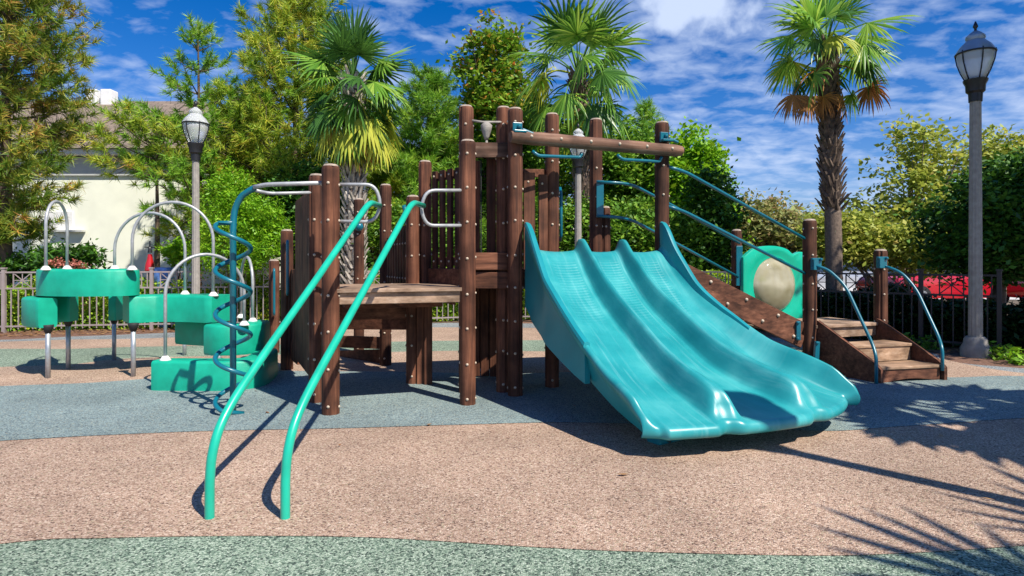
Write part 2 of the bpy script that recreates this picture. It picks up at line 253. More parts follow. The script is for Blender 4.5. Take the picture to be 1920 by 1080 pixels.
# ------------------------------------------------------------ mesh tools
class MB:
    def __init__(s): s.v = []; s.f = []; s.m = []; s.cur = 0
    def add(s, v, f):
        o = len(s.v); s.v += [tuple(x) for x in v]; s.f += [tuple(i+o for i in q) for q in f]; s.m += [s.cur]*len(f)
    def obox(s, c, ax, ay, az):     # centre and half-axis vectors
        c = Vector(c); v = [c+ax*i+ay*j+az*k for i in (-1, 1) for j in (-1, 1) for k in (-1, 1)]
        s.add(v, [(0, 1, 3, 2), (4, 6, 7, 5), (0, 4, 5, 1), (2, 3, 7, 6), (0, 2, 6, 4), (1, 5, 7, 3)])
    def box(s, c, sx, sy, sz, rz=0):
        ca, sa = math.cos(rz), math.sin(rz)
        s.obox(c, Vector((ca, sa, 0))*sx/2, Vector((-sa, ca, 0))*sy/2, Vector((0, 0, sz/2)))
    def board(s, a, b, w, h):       # a to b, w thick horizontally, h tall
        a, b = Vector(a), Vector(b); d = b-a; x = d.normalized()
        y = Vector((0, 0, 1)).cross(x); y = Vector((0, 1, 0)) if y.length < .01 else y.normalized(); z = x.cross(y)
        s.obox((a+b)/2, d/2, y*w/2, z*h/2)
    def tube(s, pts, r, seg=10, cap=True):
        pts = [Vector(p) for p in pts]; n = len(pts); rs = r if isinstance(r, (list, tuple)) else [r]*n
        t = (pts[1]-pts[0]).normalized(); u = t.orthogonal().normalized(); rings = []
        for i, p in enumerate(pts):
            t2 = (pts[min(i+1, n-1)]-pts[max(i-1, 0)]).normalized()
            u = (u-t2*u.dot(t2)).normalized(); v = t2.cross(u)
            rings.append([p+(u*math.cos(2*math.pi*k/seg)+v*math.sin(2*math.pi*k/seg))*rs[i] for k in range(seg)])
        vs = [x for q in rings for x in q]; fs = []
        for i in range(n-1):
            for k in range(seg):
                fs.append((i*seg+k, i*seg+(k+1) % seg, (i+1)*seg+(k+1) % seg, (i+1)*seg+k))
        if cap: fs += [tuple(range(seg))[::-1], tuple((n-1)*seg+k for k in range(seg))]
        s.add(vs, fs)
    def lathe(s, c, prof, seg=20, flute=0, rot=0, notch=None):
        c = Vector(c); vs = []; fs = []
        for r, z in prof:
            for k in range(seg):
                a = 2*math.pi*k/seg+rot; q = r*(1-(flute if k % 2 else 0))
                if notch is not None and k == notch: q = r*.86
                vs.append(c+Vector((q*math.cos(a), q*math.sin(a), z)))
        for i in range(len(prof)-1):
            for k in range(seg):
                fs.append((i*seg+k, i*seg+(k+1) % seg, (i+1)*seg+(k+1) % seg, (i+1)*seg+k))
        fs += [tuple(range(seg))[::-1], tuple((len(prof)-1)*seg+k for k in range(seg))]
        s.add(vs, fs)
    def dome(s, c, nrm, r):
        n = Vector(nrm).normalized(); u = n.orthogonal().normalized(); v = n.cross(u); c = Vector(c); vs = []; fs = []
        for j, (q, h) in enumerate(((1, 0), (.85, .45), (.45, .75))):
            vs += [c+(u*math.cos(a)+v*math.sin(a))*r*q+n*r*h for a in [k*math.pi/4 for k in range(8)]]
        vs.append(c+n*r*.85)
        for j in range(2):
            for k in range(8): fs.append((j*8+k, j*8+(k+1) % 8, j*8+8+(k+1) % 8, j*8+8+k))
        for k in range(8): fs.append((16+k, 16+(k+1) % 8, 24))
        s.add(vs, fs)
    def build(s, name, mat, parent=None, smooth=False, bevel=0, loc=None):
        me = bpy.data.meshes.new(name)
        vs = s.v
        if loc is not None:
            lo = Vector(loc); vs = [tuple(Vector(v)-lo) for v in vs]
        me.from_pydata(vs, [], s.f)
        for q in (mat if isinstance(mat, (list, tuple)) else [mat]): me.materials.append(q)
        if any(s.m): me.polygons.foreach_set('material_index', s.m)
        me.update()
        if smooth: me.shade_smooth() if smooth is True else me.shade_smooth()
        o = bpy.data.objects.new(name, me); C.objects.link(o)
        if loc is not None: o.location = loc
        if parent is not None:
            o.parent = parent
            o.matrix_parent_inverse = Matrix.Translation(parent.location).inverted() if loc is not None or True else None
        if smooth == 'auto': 
            try: me.set_sharp_from_angle(angle=R(35))
            except Exception: pass
        if bevel:
            b = o.modifiers.new('bevel', 'BEVEL'); b.width = bevel; b.segments = 2; b.limit_method = 'ANGLE'; b.angle_limit = R(40)
        return o
def thing(name, loc, label, cat, group=None):
    o = bpy.data.objects.new(name, None); C.objects.link(o); o.location = loc; o.empty_display_size = .2
    o['label'] = label; o['category'] = cat
    if group: o['group'] = group
    return o
def tag(o, label, cat, group=None):
    o['label'] = label; o['category'] = cat
    if group: o['group'] = group
    return o
def fastmesh(name, verts, k, mat, parent):
    """verts (N*k,3) array of N separate k-gons"""
    verts = np.asarray(verts, dtype=np.float32).reshape(-1, 3); n = len(verts)//k
    me = bpy.data.meshes.new(name); me.vertices.add(n*k); me.vertices.foreach_set('co', verts.ravel())
    me.loops.add(n*k); me.loops.foreach_set('vertex_index', np.arange(n*k, dtype=np.int32))
    me.polygons.add(n); me.polygons.foreach_set('loop_start', np.arange(0, n*k, k, dtype=np.int32))
    try: me.polygons.foreach_set('loop_total', np.full(n, k, dtype=np.int32))
    except Exception: pass
    me.materials.append(mat); me.update(); me.validate()
    o = bpy.data.objects.new(name, me); C.objects.link(o)
    if parent is not None: o.parent = parent; o.matrix_parent_inverse = Matrix.Translation(parent.location).inverted()
    return o

# ------------------------------------------------------------ ground
def sheet(name, loop, z, mat, kind='structure'):
    pts = [Vector((p.x, p.y, 0)) for p in loop]
    tr = tessellate_polygon([pts]); me = bpy.data.meshes.new(name)
    me.from_pydata([(p.x, p.y, z) for p in pts], [], [t if (pts[t[1]]-pts[t[0]]).cross(pts[t[2]]-pts[t[0]]).z > 0 else t[::-1] for t in tr])
    me.materials.append(mat); me.update()
    o = bpy.data.objects.new(name, me); C.objects.link(o); o['kind'] = kind; return o
W_ = lambda *a: Vector((a[0], a[1], 0))
sheet('ground', [W_(-300, -60), W_(300, -60), W_(300, 500), W_(-300, 500)], 0, M['earth'])
edge_out = [W_(-26, 10.6), G(-300, 645), G(0, 638), G(130, 632), G(260, 627), G(500, 617), G(700, 607), G(900, 606), G(1100, 610), G(1300, 622), G(1500, 638), G(1736, 661), G(1920, 692), W_(14, 5.0)]
def loopw(back, front): return spline(back, 6)+front
sheet('mulch_bed', [W_(-26, 13.2), W_(-9.9, 12.3), W_(-4, 13.4), W_(0, 14.6), W_(2, 14.5), W_(6, 11.6), W_(9, 8.6), W_(14, 5.8), W_(14, -6), W_(-26, -6)], .004, M['soil'])
sheet('rubber_border', loopw(edge_out, [W_(14, -6), W_(-26, -6)]), .008, M['g_grey'])
e2 = [W_(-26, 10.2), G(-300, 648), G(0, 642), G(130, 638), G(260, 636), G(500, 627), G(700, 616), G(900, 615), G(1100, 618), G(1300, 629), G(1500, 645), G(1736, 669), G(1920, 701), W_(14, 4.6)]
sheet('brown_outer_band', loopw(e2, [W_(14, -6), W_(-26, -6)]), .012, M['g_brown'])
e3 = [W_(-26, 8.8), G(-300, 662), G(0, 656), G(130, 656), G(260, 652), G(500, 648), G(700, 643), G(900, 640), G(1200, 640), G(1400, 646), G(1560, 654), G(1680, 670), G(1750, 676)]
sheet('green_band', loopw(e3, [G(1920, 704), W_(14, 4.4), W_(14, -6), W_(-26, -6)]), .016, M['g_green'])
brown = [G(-700, 1120), G(0, 1027), G(200, 1016), G(450, 1012), G(700, 1015), G(1000, 1033), G(1200, 1042), G(1500, 1049), G(1665, 1046), G(1920, 1030), G(2500, 980), G(2500, 760), G(1920, 703), G(1740, 671), G(1650, 664), G(1560, 662), G(1440, 667), G(1200, 664), G(900, 660), G(700, 663), G(500, 668), G(250, 674), G(130, 686), G(0, 691), G(-500, 712), G(-900, 800)]
sheet('brown_band', spline(brown, 8, True), .020, M['g_brown'])
blue = [G(-600, 868), G(0, 832), G(200, 821), G(400, 813), G(640, 808), G(870, 801), G(1060, 797), G(1300, 803), G(1541, 813), G(1665, 806), G(1800, 797), G(1920, 789), G(2300, 772), G(2300, 728), G(1920, 709), G(1770, 711), G(1600, 700), G(1300, 690), G(1000, 703), G(700, 700), G(500, 700), G(290, 713), G(160, 722), G(0, 728), G(-400, 748)]
sheet('blue_band', spline(blue, 8, True), .024, M['g_blue'])
sheet('road', [W_(3, 24), W_(60, 17), W_(60, 46), W_(3, 50)], .02, M['road'])

# ------------------------------------------------------------ play structure
PS = thing('play_structure', (0, 6.2, 0), 'large brown timber climbing frame with a turquoise triple slide, mint climbing rails and wooden steps', 'play structure')
def post(px, d, ztop, r=.077, z0=0.0, bolts=True, first=.11, gap=.34, lean=0):
    X = (px-960)/F*d; seg = 24; c = Vector((X, d, 0))
    mb = MB(); mb.lathe((0, 0, 0), [(r, z0), (r, ztop-.05), (r*.985, ztop-.028), (r*.9, ztop-.012)], seg, notch=random.choice((15, 16, 20, 21)))
    if bolts:
        mb.cur = 1; z = z0+first
        while z < ztop-.1:
            for a in (-90, -5, 180+5):
                n = Vector((math.cos(R(a)), math.sin(R(a)), 0)); mb.dome(n*r*.97+Vector((0, 0, z+random.uniform(-.012, .012))), n, .0145)
            z += gap
    o = mb.build('post', [M['post'], M['bolt']], None, smooth='auto'); o.location = c; o.parent = PS; o.matrix_parent_inverse = Matrix.Translation(PS.location).inverted()
    cp = MB(); cp.lathe((0, 0, 0), [(r*.9, ztop-.013), (r*.72, ztop+.006), (r*.3, ztop+.012)], seg)
    q = cp.build('post_top', M['cap'], None, smooth='auto'); q.parent = o
    return o
def part(mb, name, mat, smooth=False, bevel=0, parent=None): return mb.build(name, mat, parent or PS, smooth, bevel)

dA, dB = 5.55, 5.92
post(620, dA, 2.27, .079, first=.09, gap=.335); post(594, 6.03, 2.25)
post(877, dB, 2.565, .076, first=.09, gap=.335)
post(723, 8.17, 2.42); post(673, 9.25, 2.34)
post(538, 7.85, 1.80, bolts=False); post(514, 9.3, 1.42, bolts=False)
post(774, 6.95, 2.14, .075); post(797, 7.05, 2.55, .075)
post(874, 6.45, 3.03, .077); post(944, 6.50, 3.03, .077); post(966, 6.31, 2.97, .077)
post(1035, 6.75, 3.02, .077); post(1117, 7.3, 3.09, .077); post(1135, 7.35, 2.05, .06)
post(1241, 7.02, 2.99, .08)
post(1518, 7.67, 1.92, .082); post(1651, 8.05, 1.55, .082, first=.28); post(1381, 9.0, 1.86, .075)

def boardpx(name, a, b, w, h, mat, bev=.006): 
    mb = MB(); mb.board(a, b, w, h); return part(mb, name, mat, bevel=bev)
# low deck
def fr(px, py, d): return P(px, py, d)
a0 = Vector((-1.64+.07, dA+.02, 1.06)); b0 = Vector((-.427-.06, dB+.0, 1.06))
beam = MB(); beam.board(a0, b0, .045, .105); part(beam, 'deck_beam', M['weath'], bevel=.006)
u = (b0-a0); u.z = 0; u.normalize(); vv = Vector((-u.y, u.x, 0))
dk = MB()
for i in range(9):
    o_ = vv*(.01+.14*i)+Vector((0, 0, .072)); dk.board(a0+o_-u*.05, b0+o_+u*.03, .13, .036)
part(dk, 'deck_boards', M['weath'], bevel=.005)
jb = MB()
for t_ in (.06, .5, .94):
    s0 = lerp(a0, b0, t_); jb.board(s0+vv*.04-Vector((0, 0, .02)), s0+vv*1.25-Vector((0, 0, .02)), .04, .12)
part(jb, 'deck_joists', M['boardx'])
for q_, z_, h_ in ((1.25, -.14, .34), (.62, -.06, .16)): boardpx('deck_beam', a0+vv*q_+Vector((.06, 0, z_)), b0+vv*q_+Vector((-.06, 0, z_)), .04, h_, M['boardx'])
# bays behind the low deck
boardpx('cross_beam', P(640, 602, 7.6), P(780, 602, 7.1), .05, .2, M['boardx']); boardpx('cross_beam', P(630, 640, 8.4), P(715, 643, 8.2), .05, .16, M['boardx'])
mb = MB(); mb.board(P(618, 672, 9.1), P(716, 690-20, 8.3), .05, .22); part(mb, 'cross_beam', M['boardx'])
mb = MB(); mb.box(P(788, 0, 6.95)*1, .3, .2, .0001); mb = MB()
q0 = P(768, 490, 6.95); q1 = P(810, 490, 6.85)
for i in range(3):
    p_ = lerp(q0, q1, (i+.5)/3); mb.box((p_.x, p_.y, .56), .088, .05, 1.1, .2)
part(mb, 'support_panel', M['post'], bevel=.004)
# left slatted wall in shade
def slats(name, a, b, z0, z1, n, wid, thick=.035, rail=True, zr=None, top=None, matz=None):
    a, b = Vector((a[0], a[1], 0)), Vector((b[0], b[1], 0)); d = (b-a); rz = math.atan2(d.y, d.x); mb = MB()
    for i in range(n):
        p_ = lerp(a, b, (i+.5)/n); zt = z1 if top is None else lerp(top[0], top[1], (i+.5)/n)
        mb.box((p_.x, p_.y, (z0+zt)/2), wid, thick, zt-z0, rz)
    nrm = Vector((-d.y, d.x, 0)).normalized()*(thick/2+.022); r_ = MB()
    zs = zr or (z0+.08, (z1 if top is None else top[0])-.09)
    if rail:
        mb.cur = 1
        for i in range(n):
            p_ = lerp(a, b, (i+.5)/n)
            for z in zs: mb.dome(Vector((p_.x, p_.y, z))-nrm.normalized()*thick/2, -nrm, .014)
    o = part(mb, name, [matz or M['post'], M['bolt']], bevel=.004)
    if rail:
        for k, z in enumerate(zs):
            zb = z if top is None or k == 0 else top[1]-.09
            r_ = MB(); r_.board(a+nrm+Vector((0, 0, z)), b+nrm+Vector((0, 0, zb)), .04, .09); part(r_, 'panel_rail', M['boardx'], bevel=.004)
    return o
pA = P(556, 490, 7.5); pB = P(584, 490, 6.25)
slats('slat_panel', (pA.x, pA.y), (pB.x, pB.y), .22, 2.13, 9, .13, rail=False)
slats('slat_panel', (P(540, 0, 8.1).x, 8.1), (P(560, 0, 7.4).x, 7.4), .15, 1.3, 5, .12, rail=False)
# back railing of the low deck
p0, p1 = P(727, 0, 8.1), P(766, 0, 7.1)
slats('slat_panel', (p0.x, 8.1), (p1.x, 7.1), 1.12, 0, 8, .09, top=(1.70, 1.85))
# upper deck left side and front
p0, p1 = P(809, 0, 7.02), P(866, 0, 6.6)
slats('slat_panel', (p0.x, 7.02), (p1.x, 6.62), 1.31, 2.42, 4, .075, zr=(1.40, 2.36))
uf0 = Vector(((880-960)/F*6.4, 6.4, 0)); uf1 = Vector(((952-960)/F*6.42, 6.42, 0))
Z = lambda z: Vector((0, 0, z))
boardpx('kick_board', uf0+Z(1.40)+Vector((.02, 0, 0)), uf1+Z(1.40), .045, .18, M['boardx'])
boardpx('header_board', uf0+Z(2.56)+Vector((.02, 0, 0)), uf1+Z(2.56), .045, .155, M['log'])
for x_, d_, w_ in ((921, 6.6, .10), (894, 6.75, .07)):
    mb = MB(); mb.box((P(x_, 0, d_).x, d_, 1.93), w_, .035, 1.15); part(mb, 'rail_board', M['post'], bevel=.004)
mb = MB(); mb.tube([P(902, 300, 6.5), P(902, 475, 6.5)], .007, 6); part(mb, 'cable', M['dark'])
mb = MB(); mb.tube([P(884, 226, 6.42), P(905, 229, 6.42), P(945, 229, 6.44)], .013, 8)
mb.lathe(P(912, 262, 6.42), [(.02, 0), (.03, .03), (.05, .09), (.062, .15), (.03, .18)], 12); mb.tube([P(912, 262, 6.42), P(913, 280, 6.42)], .014, 6)
part(mb, 'talk_tube', M['concrete'], smooth=True)
# beam under upper deck
mb = MB(); zu = 1.30
ufL = Vector((P(868, 0, 6.45).x, 6.45, 0)); 
s1 = Vector((1.70, 7.02, 0)); s0 = Vector((.03, 6.4, 0)); bk0 = Vector((P(797, 0, 7.05).x, 7.6, 0)); bk1 = Vector((1.35, 8.15, 0))
boardpx('deck_beam', ufL+Z(zu-.1), s0+Z(zu-.1), .045, .17, M['boardx']); boardpx('deck_beam', s0+Z(zu-.1), s1+Z(zu-.1), .045, .17, M['boardx'])
boardpx('deck_beam', Vector((P(806, 0, 7.0).x, 7.0, zu-.08)), ufL+Z(zu-.08), .05, .2, M['boardx'])
db = MB()
for i in range(8):
    k = (i+.5)/8; db.board(lerp(ufL, bk0, k)+Z(zu), lerp(s1, bk1, k)+Z(zu), .15, .036)
part(db, 'deck_boards', M['boardx'], bevel=.004)
# shade wall of boards beneath upper deck
slats('slat_panel', (P(893, 0, 7.7).x, 7.7), (P(950, 0, 7.6).x, 7.6), .06, 1.2, 5, .085, rail=False)
slats('slat_panel', (P(884, 0, 7.3).x, 7.3), (P(952, 0, 7.2).x, 7.2), .04, 1.22, 4, .094, rail=False)
# entry side wall boards between the slide post and next post
p0, p1 = P(974, 0, 6.42), P(1027, 0, 6.72)
for px_, wd, d_, zt in ((967, .115, 6.37, 2.34), (992, .125, 6.5, 2.34), (1018, .10, 6.65, 2.34)):
    o = MB(); o.box((P(px_, 0, d_).x, d_, (1.3+zt)/2), wd, .035, zt-1.3, .3); o.cur = 1
    for z in (1.42, zt-.1): o.dome((P(px_, 0, d_).x-.01, d_-.02, z), (0, -1, 0), .014)
    part(o, 'side_board', [M['post'], M['bolt']], bevel=.006)
boardpx('panel_rail', P(974, 325, 6.52), P(1028, 325, 6.80), .04, .09, M['boardx']); boardpx('panel_rail', P(974, 460, 6.52), P(1028, 460, 6.80), .04, .09, M['boardx'])
# header log over the slide entry
la, lb = P(957, 259, 6.17), P(1277, 280, 6.98); la.z = lb.z = 2.655
ax = (lb-la).normalized(); mb = MB(); n_ = 24; pts = [lerp(la, lb, i/n_)+Vector((0, 0, random.uniform(-.003, .003))) for i in range(n_+1)]
rs = [.055]+[.068+random.uniform(-.0015, .0015) for _ in range(n_-1)]+[.056]
mb.tube([Vector((0, 0, 0))+(p-la) for p in pts], rs, 18)
mb.cur = 1
for px_ in (994, 1049, 1105, 1158, 1209, 1256):
    for t_ in [i/400 for i in range(401)]:
        p_ = lerp(la, lb, t_)
        if 960+p_.x/p_.y*F >= px_: break
    mb.dome(p_+Vector((0.01, -.066, .008))-la, (.2, -1, .1), .018)
lg = mb.build('header_log', [M['log'], M['bolt']], None, smooth='auto')
rot = Matrix.Rotation(math.atan2(ax.y, ax.x), 4, 'Z'); lg.data.transform(rot.inverted())
lg.parent = PS; lg.matrix_parent_inverse = Matrix.Translation(PS.location).inverted(); lg.location = la; lg.rotation_euler = rot.to_euler()
def tubepart(name, pts, r, mat, n=6, seg=12, parent=None, sm=True):
    mb = MB(); mb.tube(spline(pts, n) if sm else pts, r, seg); return part(mb, name, mat, smooth=True, parent=parent)
def bentpts(pts, rad=.12, n=5):
    pts = [Vector(p) for p in pts]; out = [pts[0]]
    for i in range(1, len(pts)-1):
        a, b, c = pts[i-1], pts[i], pts[i+1]; r1 = min(rad, (a-b).length*.45, (c-b).length*.45)
        s, e = b+(a-b).normalized()*r1, b+(c-b).normalized()*r1
        for k in range(n+1):
            t = k/n; out.append(s*(1-t)**2+b*2*t*(1-t)+e*t*t)
    out.append(pts[-1]); return out
def bent(name, pts, r, mat, rad=.12, seg=12): 
    mb = MB(); mb.tube(bentpts(pts, rad), r, seg); return part(mb, name, mat, smooth=True)
# brackets on the log
for px_, py_, d_ in ((970, 240, 6.22), (1245, 257, 6.93)):
    mb = MB(); c_ = P(px_, py_, d_); mb.box(c_, .10, .03, .11, .3); mb.box(c_+Vector((.02, -.03, -.045)), .13, .09, .025, .3); mb.dome(c_+Vector((.02, -.02, .01)), (0.1, -1, 0), .026)
    mb.tube([c_+Vector((.05, -.02, -.02)), c_+Vector((.16, 0, -.06))], .018, 8)
    part(mb, 'log_bracket', M['teal'], bevel=.006)
for a, b_, c_, d_, dd in (((998, 283), (1009, 292), (1088, 295), (1091, 286), (6.25, 6.5)), ((1157, 290), (1167, 299), (1237, 303), (1241, 294), (6.65, 6.9))):
    bent('grip_bar', [P(*a, dd[0]), P(*b_, dd[0]), P(*c_, dd[1]), P(*d_, dd[1])], .017, M['teal'], .05)
# grey grab hoops
bent('grab_hoop', [P(632, 346, 5.58), P(702, 346, 5.66), P(715, 382, 5.68), P(702, 416, 5.66), P(632, 415, 5.58)], .0165, M['grey'], .19)
bent('grab_hoop', [P(872, 357, 5.9), P(800, 357, 5.74), P(788, 391, 5.72), P(800, 423, 5.74), P(872, 423, 5.9)], .0165, M['grey'], .19)
# overhead bars to the spiral climber
bent('overhead_bar', [P(476, 351, 5.62), P(500, 346, 5.6), P(612, 343, 5.57)], .02, M['grey'], .1)
bent('overhead_bar', [P(479, 357, 5.75), P(505, 363, 5.9), P(594, 361, 6.0)], .016, M['grey'], .1)
# mint climbing rails
for X0, k_, xe in (((393-960)/F*3.30, .2243, P(711, 0, 5.66).x), ((535-960)/F*3.30, .2, P(795, 0, 5.72).x)):
    q = lambda d, z: Vector((X0+k_*(d-3.30), d, z))
    low = [q(3.30, -.02), q(3.30, .12), q(3.303, .24), q(3.322, .36), q(3.372, .475), q(3.46, .58), q(3.60, .70), q(3.9, .93), q(4.4, 1.305)]
    mb = MB(); mb.tube(spline(low, 8)+bentpts([low[-1], q(5.18, 1.90), Vector((xe, 5.68, 1.915))], .15, 7)[1:], .0255, 16); part(mb, 'climbing_rail', M['rail'], smooth=True)
# spiral climber
sb = G(437, 777); sx_, sy_ = sb.x, sb.y
mb = MB(); top = P(478, 352, 5.64)
mb.tube([Vector((sx_, sy_, 0)), Vector((sx_, sy_, 1.66))]+spline([Vector((sx_, sy_, 1.68)), P(440, 396, 5.64), P(451, 371, 5.64), P(464, 360, 5.64), top], 6), .028, 14)
sp_ = part(mb, 'spiral_pole', M['teal'], smooth=True)
hp = []; n_ = 150; zt = H+(HY-418)/F*sy_
for i in range(n_+1):
    t_ = i/n_; z = lerp(zt, .06, t_); a = math.pi*.95+t_*2*math.pi*4.25; rr_ = .148
    hp.append(Vector((sx_+rr_*math.cos(a), sy_-rr_*math.sin(a)*-1, z)))
mb = MB(); mb.tube([Vector((sx_, sy_, zt))]+hp+[Vector((sx_+.12, sy_-.05, .02))], .021, 10); part(mb, 'spiral_coil', M['teal'], smooth=True, parent=None)
# ladder of short posts with teal hand bars
for px_, y0, y1, d_ in ((541, 452, 552, 7.75), (516, 505, 590, 9.2)):
    bent('hand_bar', [P(px_-2, y0, d_), P(px_-2, y0, d_-.09), P(px_-2, y1, d_-.09), P(px_-2, y1, d_)], .018, M['teal'], .05)
mb = MB(); mb.tube([P(757, 385, 7.2), P(762, 402, 7.2), P(763, 420, 7.3)], .025, 8); mb.dome(P(673, 425, 9.15), (0, -1, 0), .07); part(mb, 'grip_knob', M['teal'], smooth=True)
# teal rails behind the slide posts
mb = MB(); mb.board(P(1125, 338, 7.2), P(1125, 408, 7.2), .02, .085); part(mb, 'rail_plate', M['teal'], bevel=.006)
bent('ramp_rail', [P(1120, 341, 7.18), P(1182, 344, 7.25), P(1262, 386, 7.75), P(1386, 456, 8.9)], .018, M['teal'], .2)
bent('ramp_rail', [P(1120, 405, 7.18), P(1178, 409, 7.25), P(1275, 460, 7.9), P(1386, 520, 8.9)], .018, M['teal'], .2)
bent('ramp_rail', [P(1250, 312, 7.0), P(1285, 322, 7.06), P(1510, 448, 7.65)], .019, M['teal'], .25)
bent('ramp_rail', [P(1250, 386, 7.0), P(1282, 396, 7.06), P(1512, 514, 7.65)], .019, M['teal'], .25)
mb = MB(); mb.tube([P(1050, 352, 6.9), P(1052, 365, 6.85), P(1052, 440, 6.85), P(1050, 452, 6.9)], .018, 8); part(mb, 'hand_bar', M['teal'], smooth=True)
mb = MB(); mb.board(P(1386, 461, 8.88), P(1386, 536, 8.88), .03, .09); part(mb, 'rail_plate', M['teal'], bevel=.006)
# ramp planks and ramp floor
c0, g0 = Vector((1.78, 7.08, 1.40)), Vector((3.62, 7.66, .56))
for dz, ts, hh_ in ((0, (.3, .56, .8), .16), (-.163, (.42, .68, .92), .155)):
    mb = MB(); mb.board(c0+Z(dz), g0+Z(dz), .045, hh_); mb.cur = 1
    for t_ in ts: mb.dome(lerp(c0, g0, t_)+Vector((.012, -.025, dz+.01)), (.3, -1, 0), .022)
    part(mb, 'ramp_board', [M['boardx'], M['bolt']], bevel=.004)
bko = Vector((-.30, 1.15, 0)); mb = MB()
for i in range(14):
    p_ = lerp(c0, g0, (i+.5)/14)-Z(.08); mb.board(p_+Vector((0, .03, 0)), p_+bko, .145, .03)
part(mb, 'ramp_floor', M['weath'])
mb = MB(); mb.board(c0+bko, g0+bko, .045, .3); part(mb, 'ramp_board', M['boardx'])
# bubble panel
q0, q1 = Vector((P(1391, 0, 8.85).x, 8.85, 0)), Vector((P(1508, 0, 9.35).x, 9.35, 0)); pd = (q1-q0); wl = pd.length; pu = pd.normalized(); pn = Vector((pu.y, -pu.x, 0))
if pn.y > 0: pn = -pn
zb, zt_ = .45, 1.62
cx_, cz_, rc = wl*.49, 1.05, .41
outer = []
def addl(x, z): outer.append((x, z))
addl(0, zb); addl(0, 1.50); 
for k in range(13):
    a = math.pi*(1-k/12); addl(wl*.42+wl*.34*math.cos(a), 1.50+.13*math.sin(a))
addl(wl*.84, 1.50)
for k in range(7):
    a = math.pi*(1-k/6); addl(wl*.92+.08*wl*math.cos(a), 1.50+.05*math.sin(a))
addl(wl, zb)
N = 64
def ray(a):
    dx, dz = math.cos(a), math.sin(a); best = 9
    for (x0, z0), (x1, z1) in zip(outer, outer[1:]+outer[:1]):
        ex, ez = x1-x0, z1-z0; den = dx*ez-dz*ex
        if abs(den) < 1e-9: continue
        t = ((x0-cx_)*ez-(z0-cz_)*ex)/den; u_ = ((x0-cx_)*dz-(z0-cz_)*dx)/den
        if t > 0 and -1e-6 <= u_ <= 1+1e-6: best = min(best, t)
    return best
mb = MB(); vs = []; T3 = lambda x, z, off: q0+pu*x+Vector((0, 0, z))+pn*off
for k in range(N):
    a = 2*math.pi*k/N; ro = ray(a); ca, sa = math.cos(a), math.sin(a)
    for r_, off in ((ro, -.03), (ro, .03), (ro-.02, .04), (rc+.09, .04), (rc+.05, .02), (rc, .02), (rc, -.03)): vs.append(T3(cx_+ca*r_, cz_+sa*r_, off))
fs = []
for k in range(N):
    for j in range(7): fs.append((k*7+j, k*7+(j+1) % 7, ((k+1) % N)*7+(j+1) % 7, ((k+1) % N)*7+j))
mb.add(vs, fs); pnl = part(mb, 'window_panel', M['panelg'], smooth='auto')
mb = MB(); vs = []; fs = []; rings = 7
for j in range(rings):
    f_ = j/(rings-1)*math.pi/2
    for k in range(32):
        a = 2*math.pi*k/32; vs.append(T3(cx_+math.cos(a)*rc*math.cos(f_)*1.0, cz_+math.sin(a)*rc*math.cos(f_), .0+.16*math.sin(f_)))
for j in range(rings-1):
    for k in range(32): fs.append((j*32+k, j*32+(k+1) % 32, (j+1)*32+(k+1) % 32, (j+1)*32+k))
mb.add(vs, fs); part(mb, 'bubble_window', M['bubble'], smooth=True, parent=pnl)
# platform and steps
gP = Vector((3.72, 7.67, 0)); hP = Vector((4.82, 8.03, 0)); f0 = G(1650, 722); f1 = Vector((5.02, 7.13, 0))
e1 = Vector((f1.x-f0.x, f1.y-f0.y, 0)); e1n = e1.normalized()
mb = MB()
for i in range(6):
    o_ = Vector((-.04, .13, 0))*(i+.5); mb.board(gP+Vector((.06, -.06, .585))+o_*1.0, hP+Vector((-.05, -.06, .585))+o_*1.0, .125, .04)
part(mb, 'platform_boards', M['weath'], bevel=.005)
mb = MB(); mb.board(gP+Vector((.07, .0, .5)), hP+Vector((-.07, .0, .5)), .04, .13); part(mb, 'platform_beam', M['weath'], bevel=.005)
top0 = gP+Vector((.10, -.02, 0)); top1 = hP+Vector((-.05, -.02, 0))
for i, z in enumerate((.2, .4)):
    t0 = .0+i*.42; t1 = t0+.40
    a_, b_ = lerp(f0, top0, t0), lerp(f1, top1, t0); c_, d_ = lerp(f0, top0, t1), lerp(f1, top1, t1)
    mb = MB(); in_ = e1n*.02
    vs = [a_+in_+Z(z-.035), b_-in_+Z(z-.035), d_-in_+Z(z-.035), c_+in_+Z(z-.035), a_+in_+Z(z), b_-in_+Z(z), d_-in_+Z(z), c_+in_+Z(z)]
    mb.add(vs, [(0, 3, 2, 1), (4, 5, 6, 7), (0, 1, 5, 4), (1, 2, 6, 5), (2, 3, 7, 6), (3, 0, 4, 7)]); part(mb, 'tread', M['tread'], bevel=.008)
    # riser with arched lower edge
    vs = []; fs = []; n_ = 12; nb = Vector((-e1n.y, e1n.x, 0))*.035
    for k in range(n_+1):
        p_ = lerp(a_+in_*2, b_-in_*2, k/n_)+nb*.4; arch = .045*math.sin(math.pi*k/n_) if i == 0 else 0
        for w_ in (Z(0), nb):
            vs += [p_+w_+Z(z-.19+arch if i == 0 else z-.2+.0), p_+w_+Z(z-.037)]
    for k in range(n_):
        o4 = k*4; fs += [(o4, o4+4, o4+5, o4+1), (o4+2, o4+3, o4+7, o4+6), (o4, o4+2, o4+6, o4+4), (o4+1, o4+5, o4+7, o4+3)]
    fs += [(0, 1, 3, 2), (n_*4, n_*4+2, n_*4+3, n_*4+1)]
    mb = MB(); mb.add(vs, fs); part(mb, 'riser', M['tread'] if i else M['boardx'])
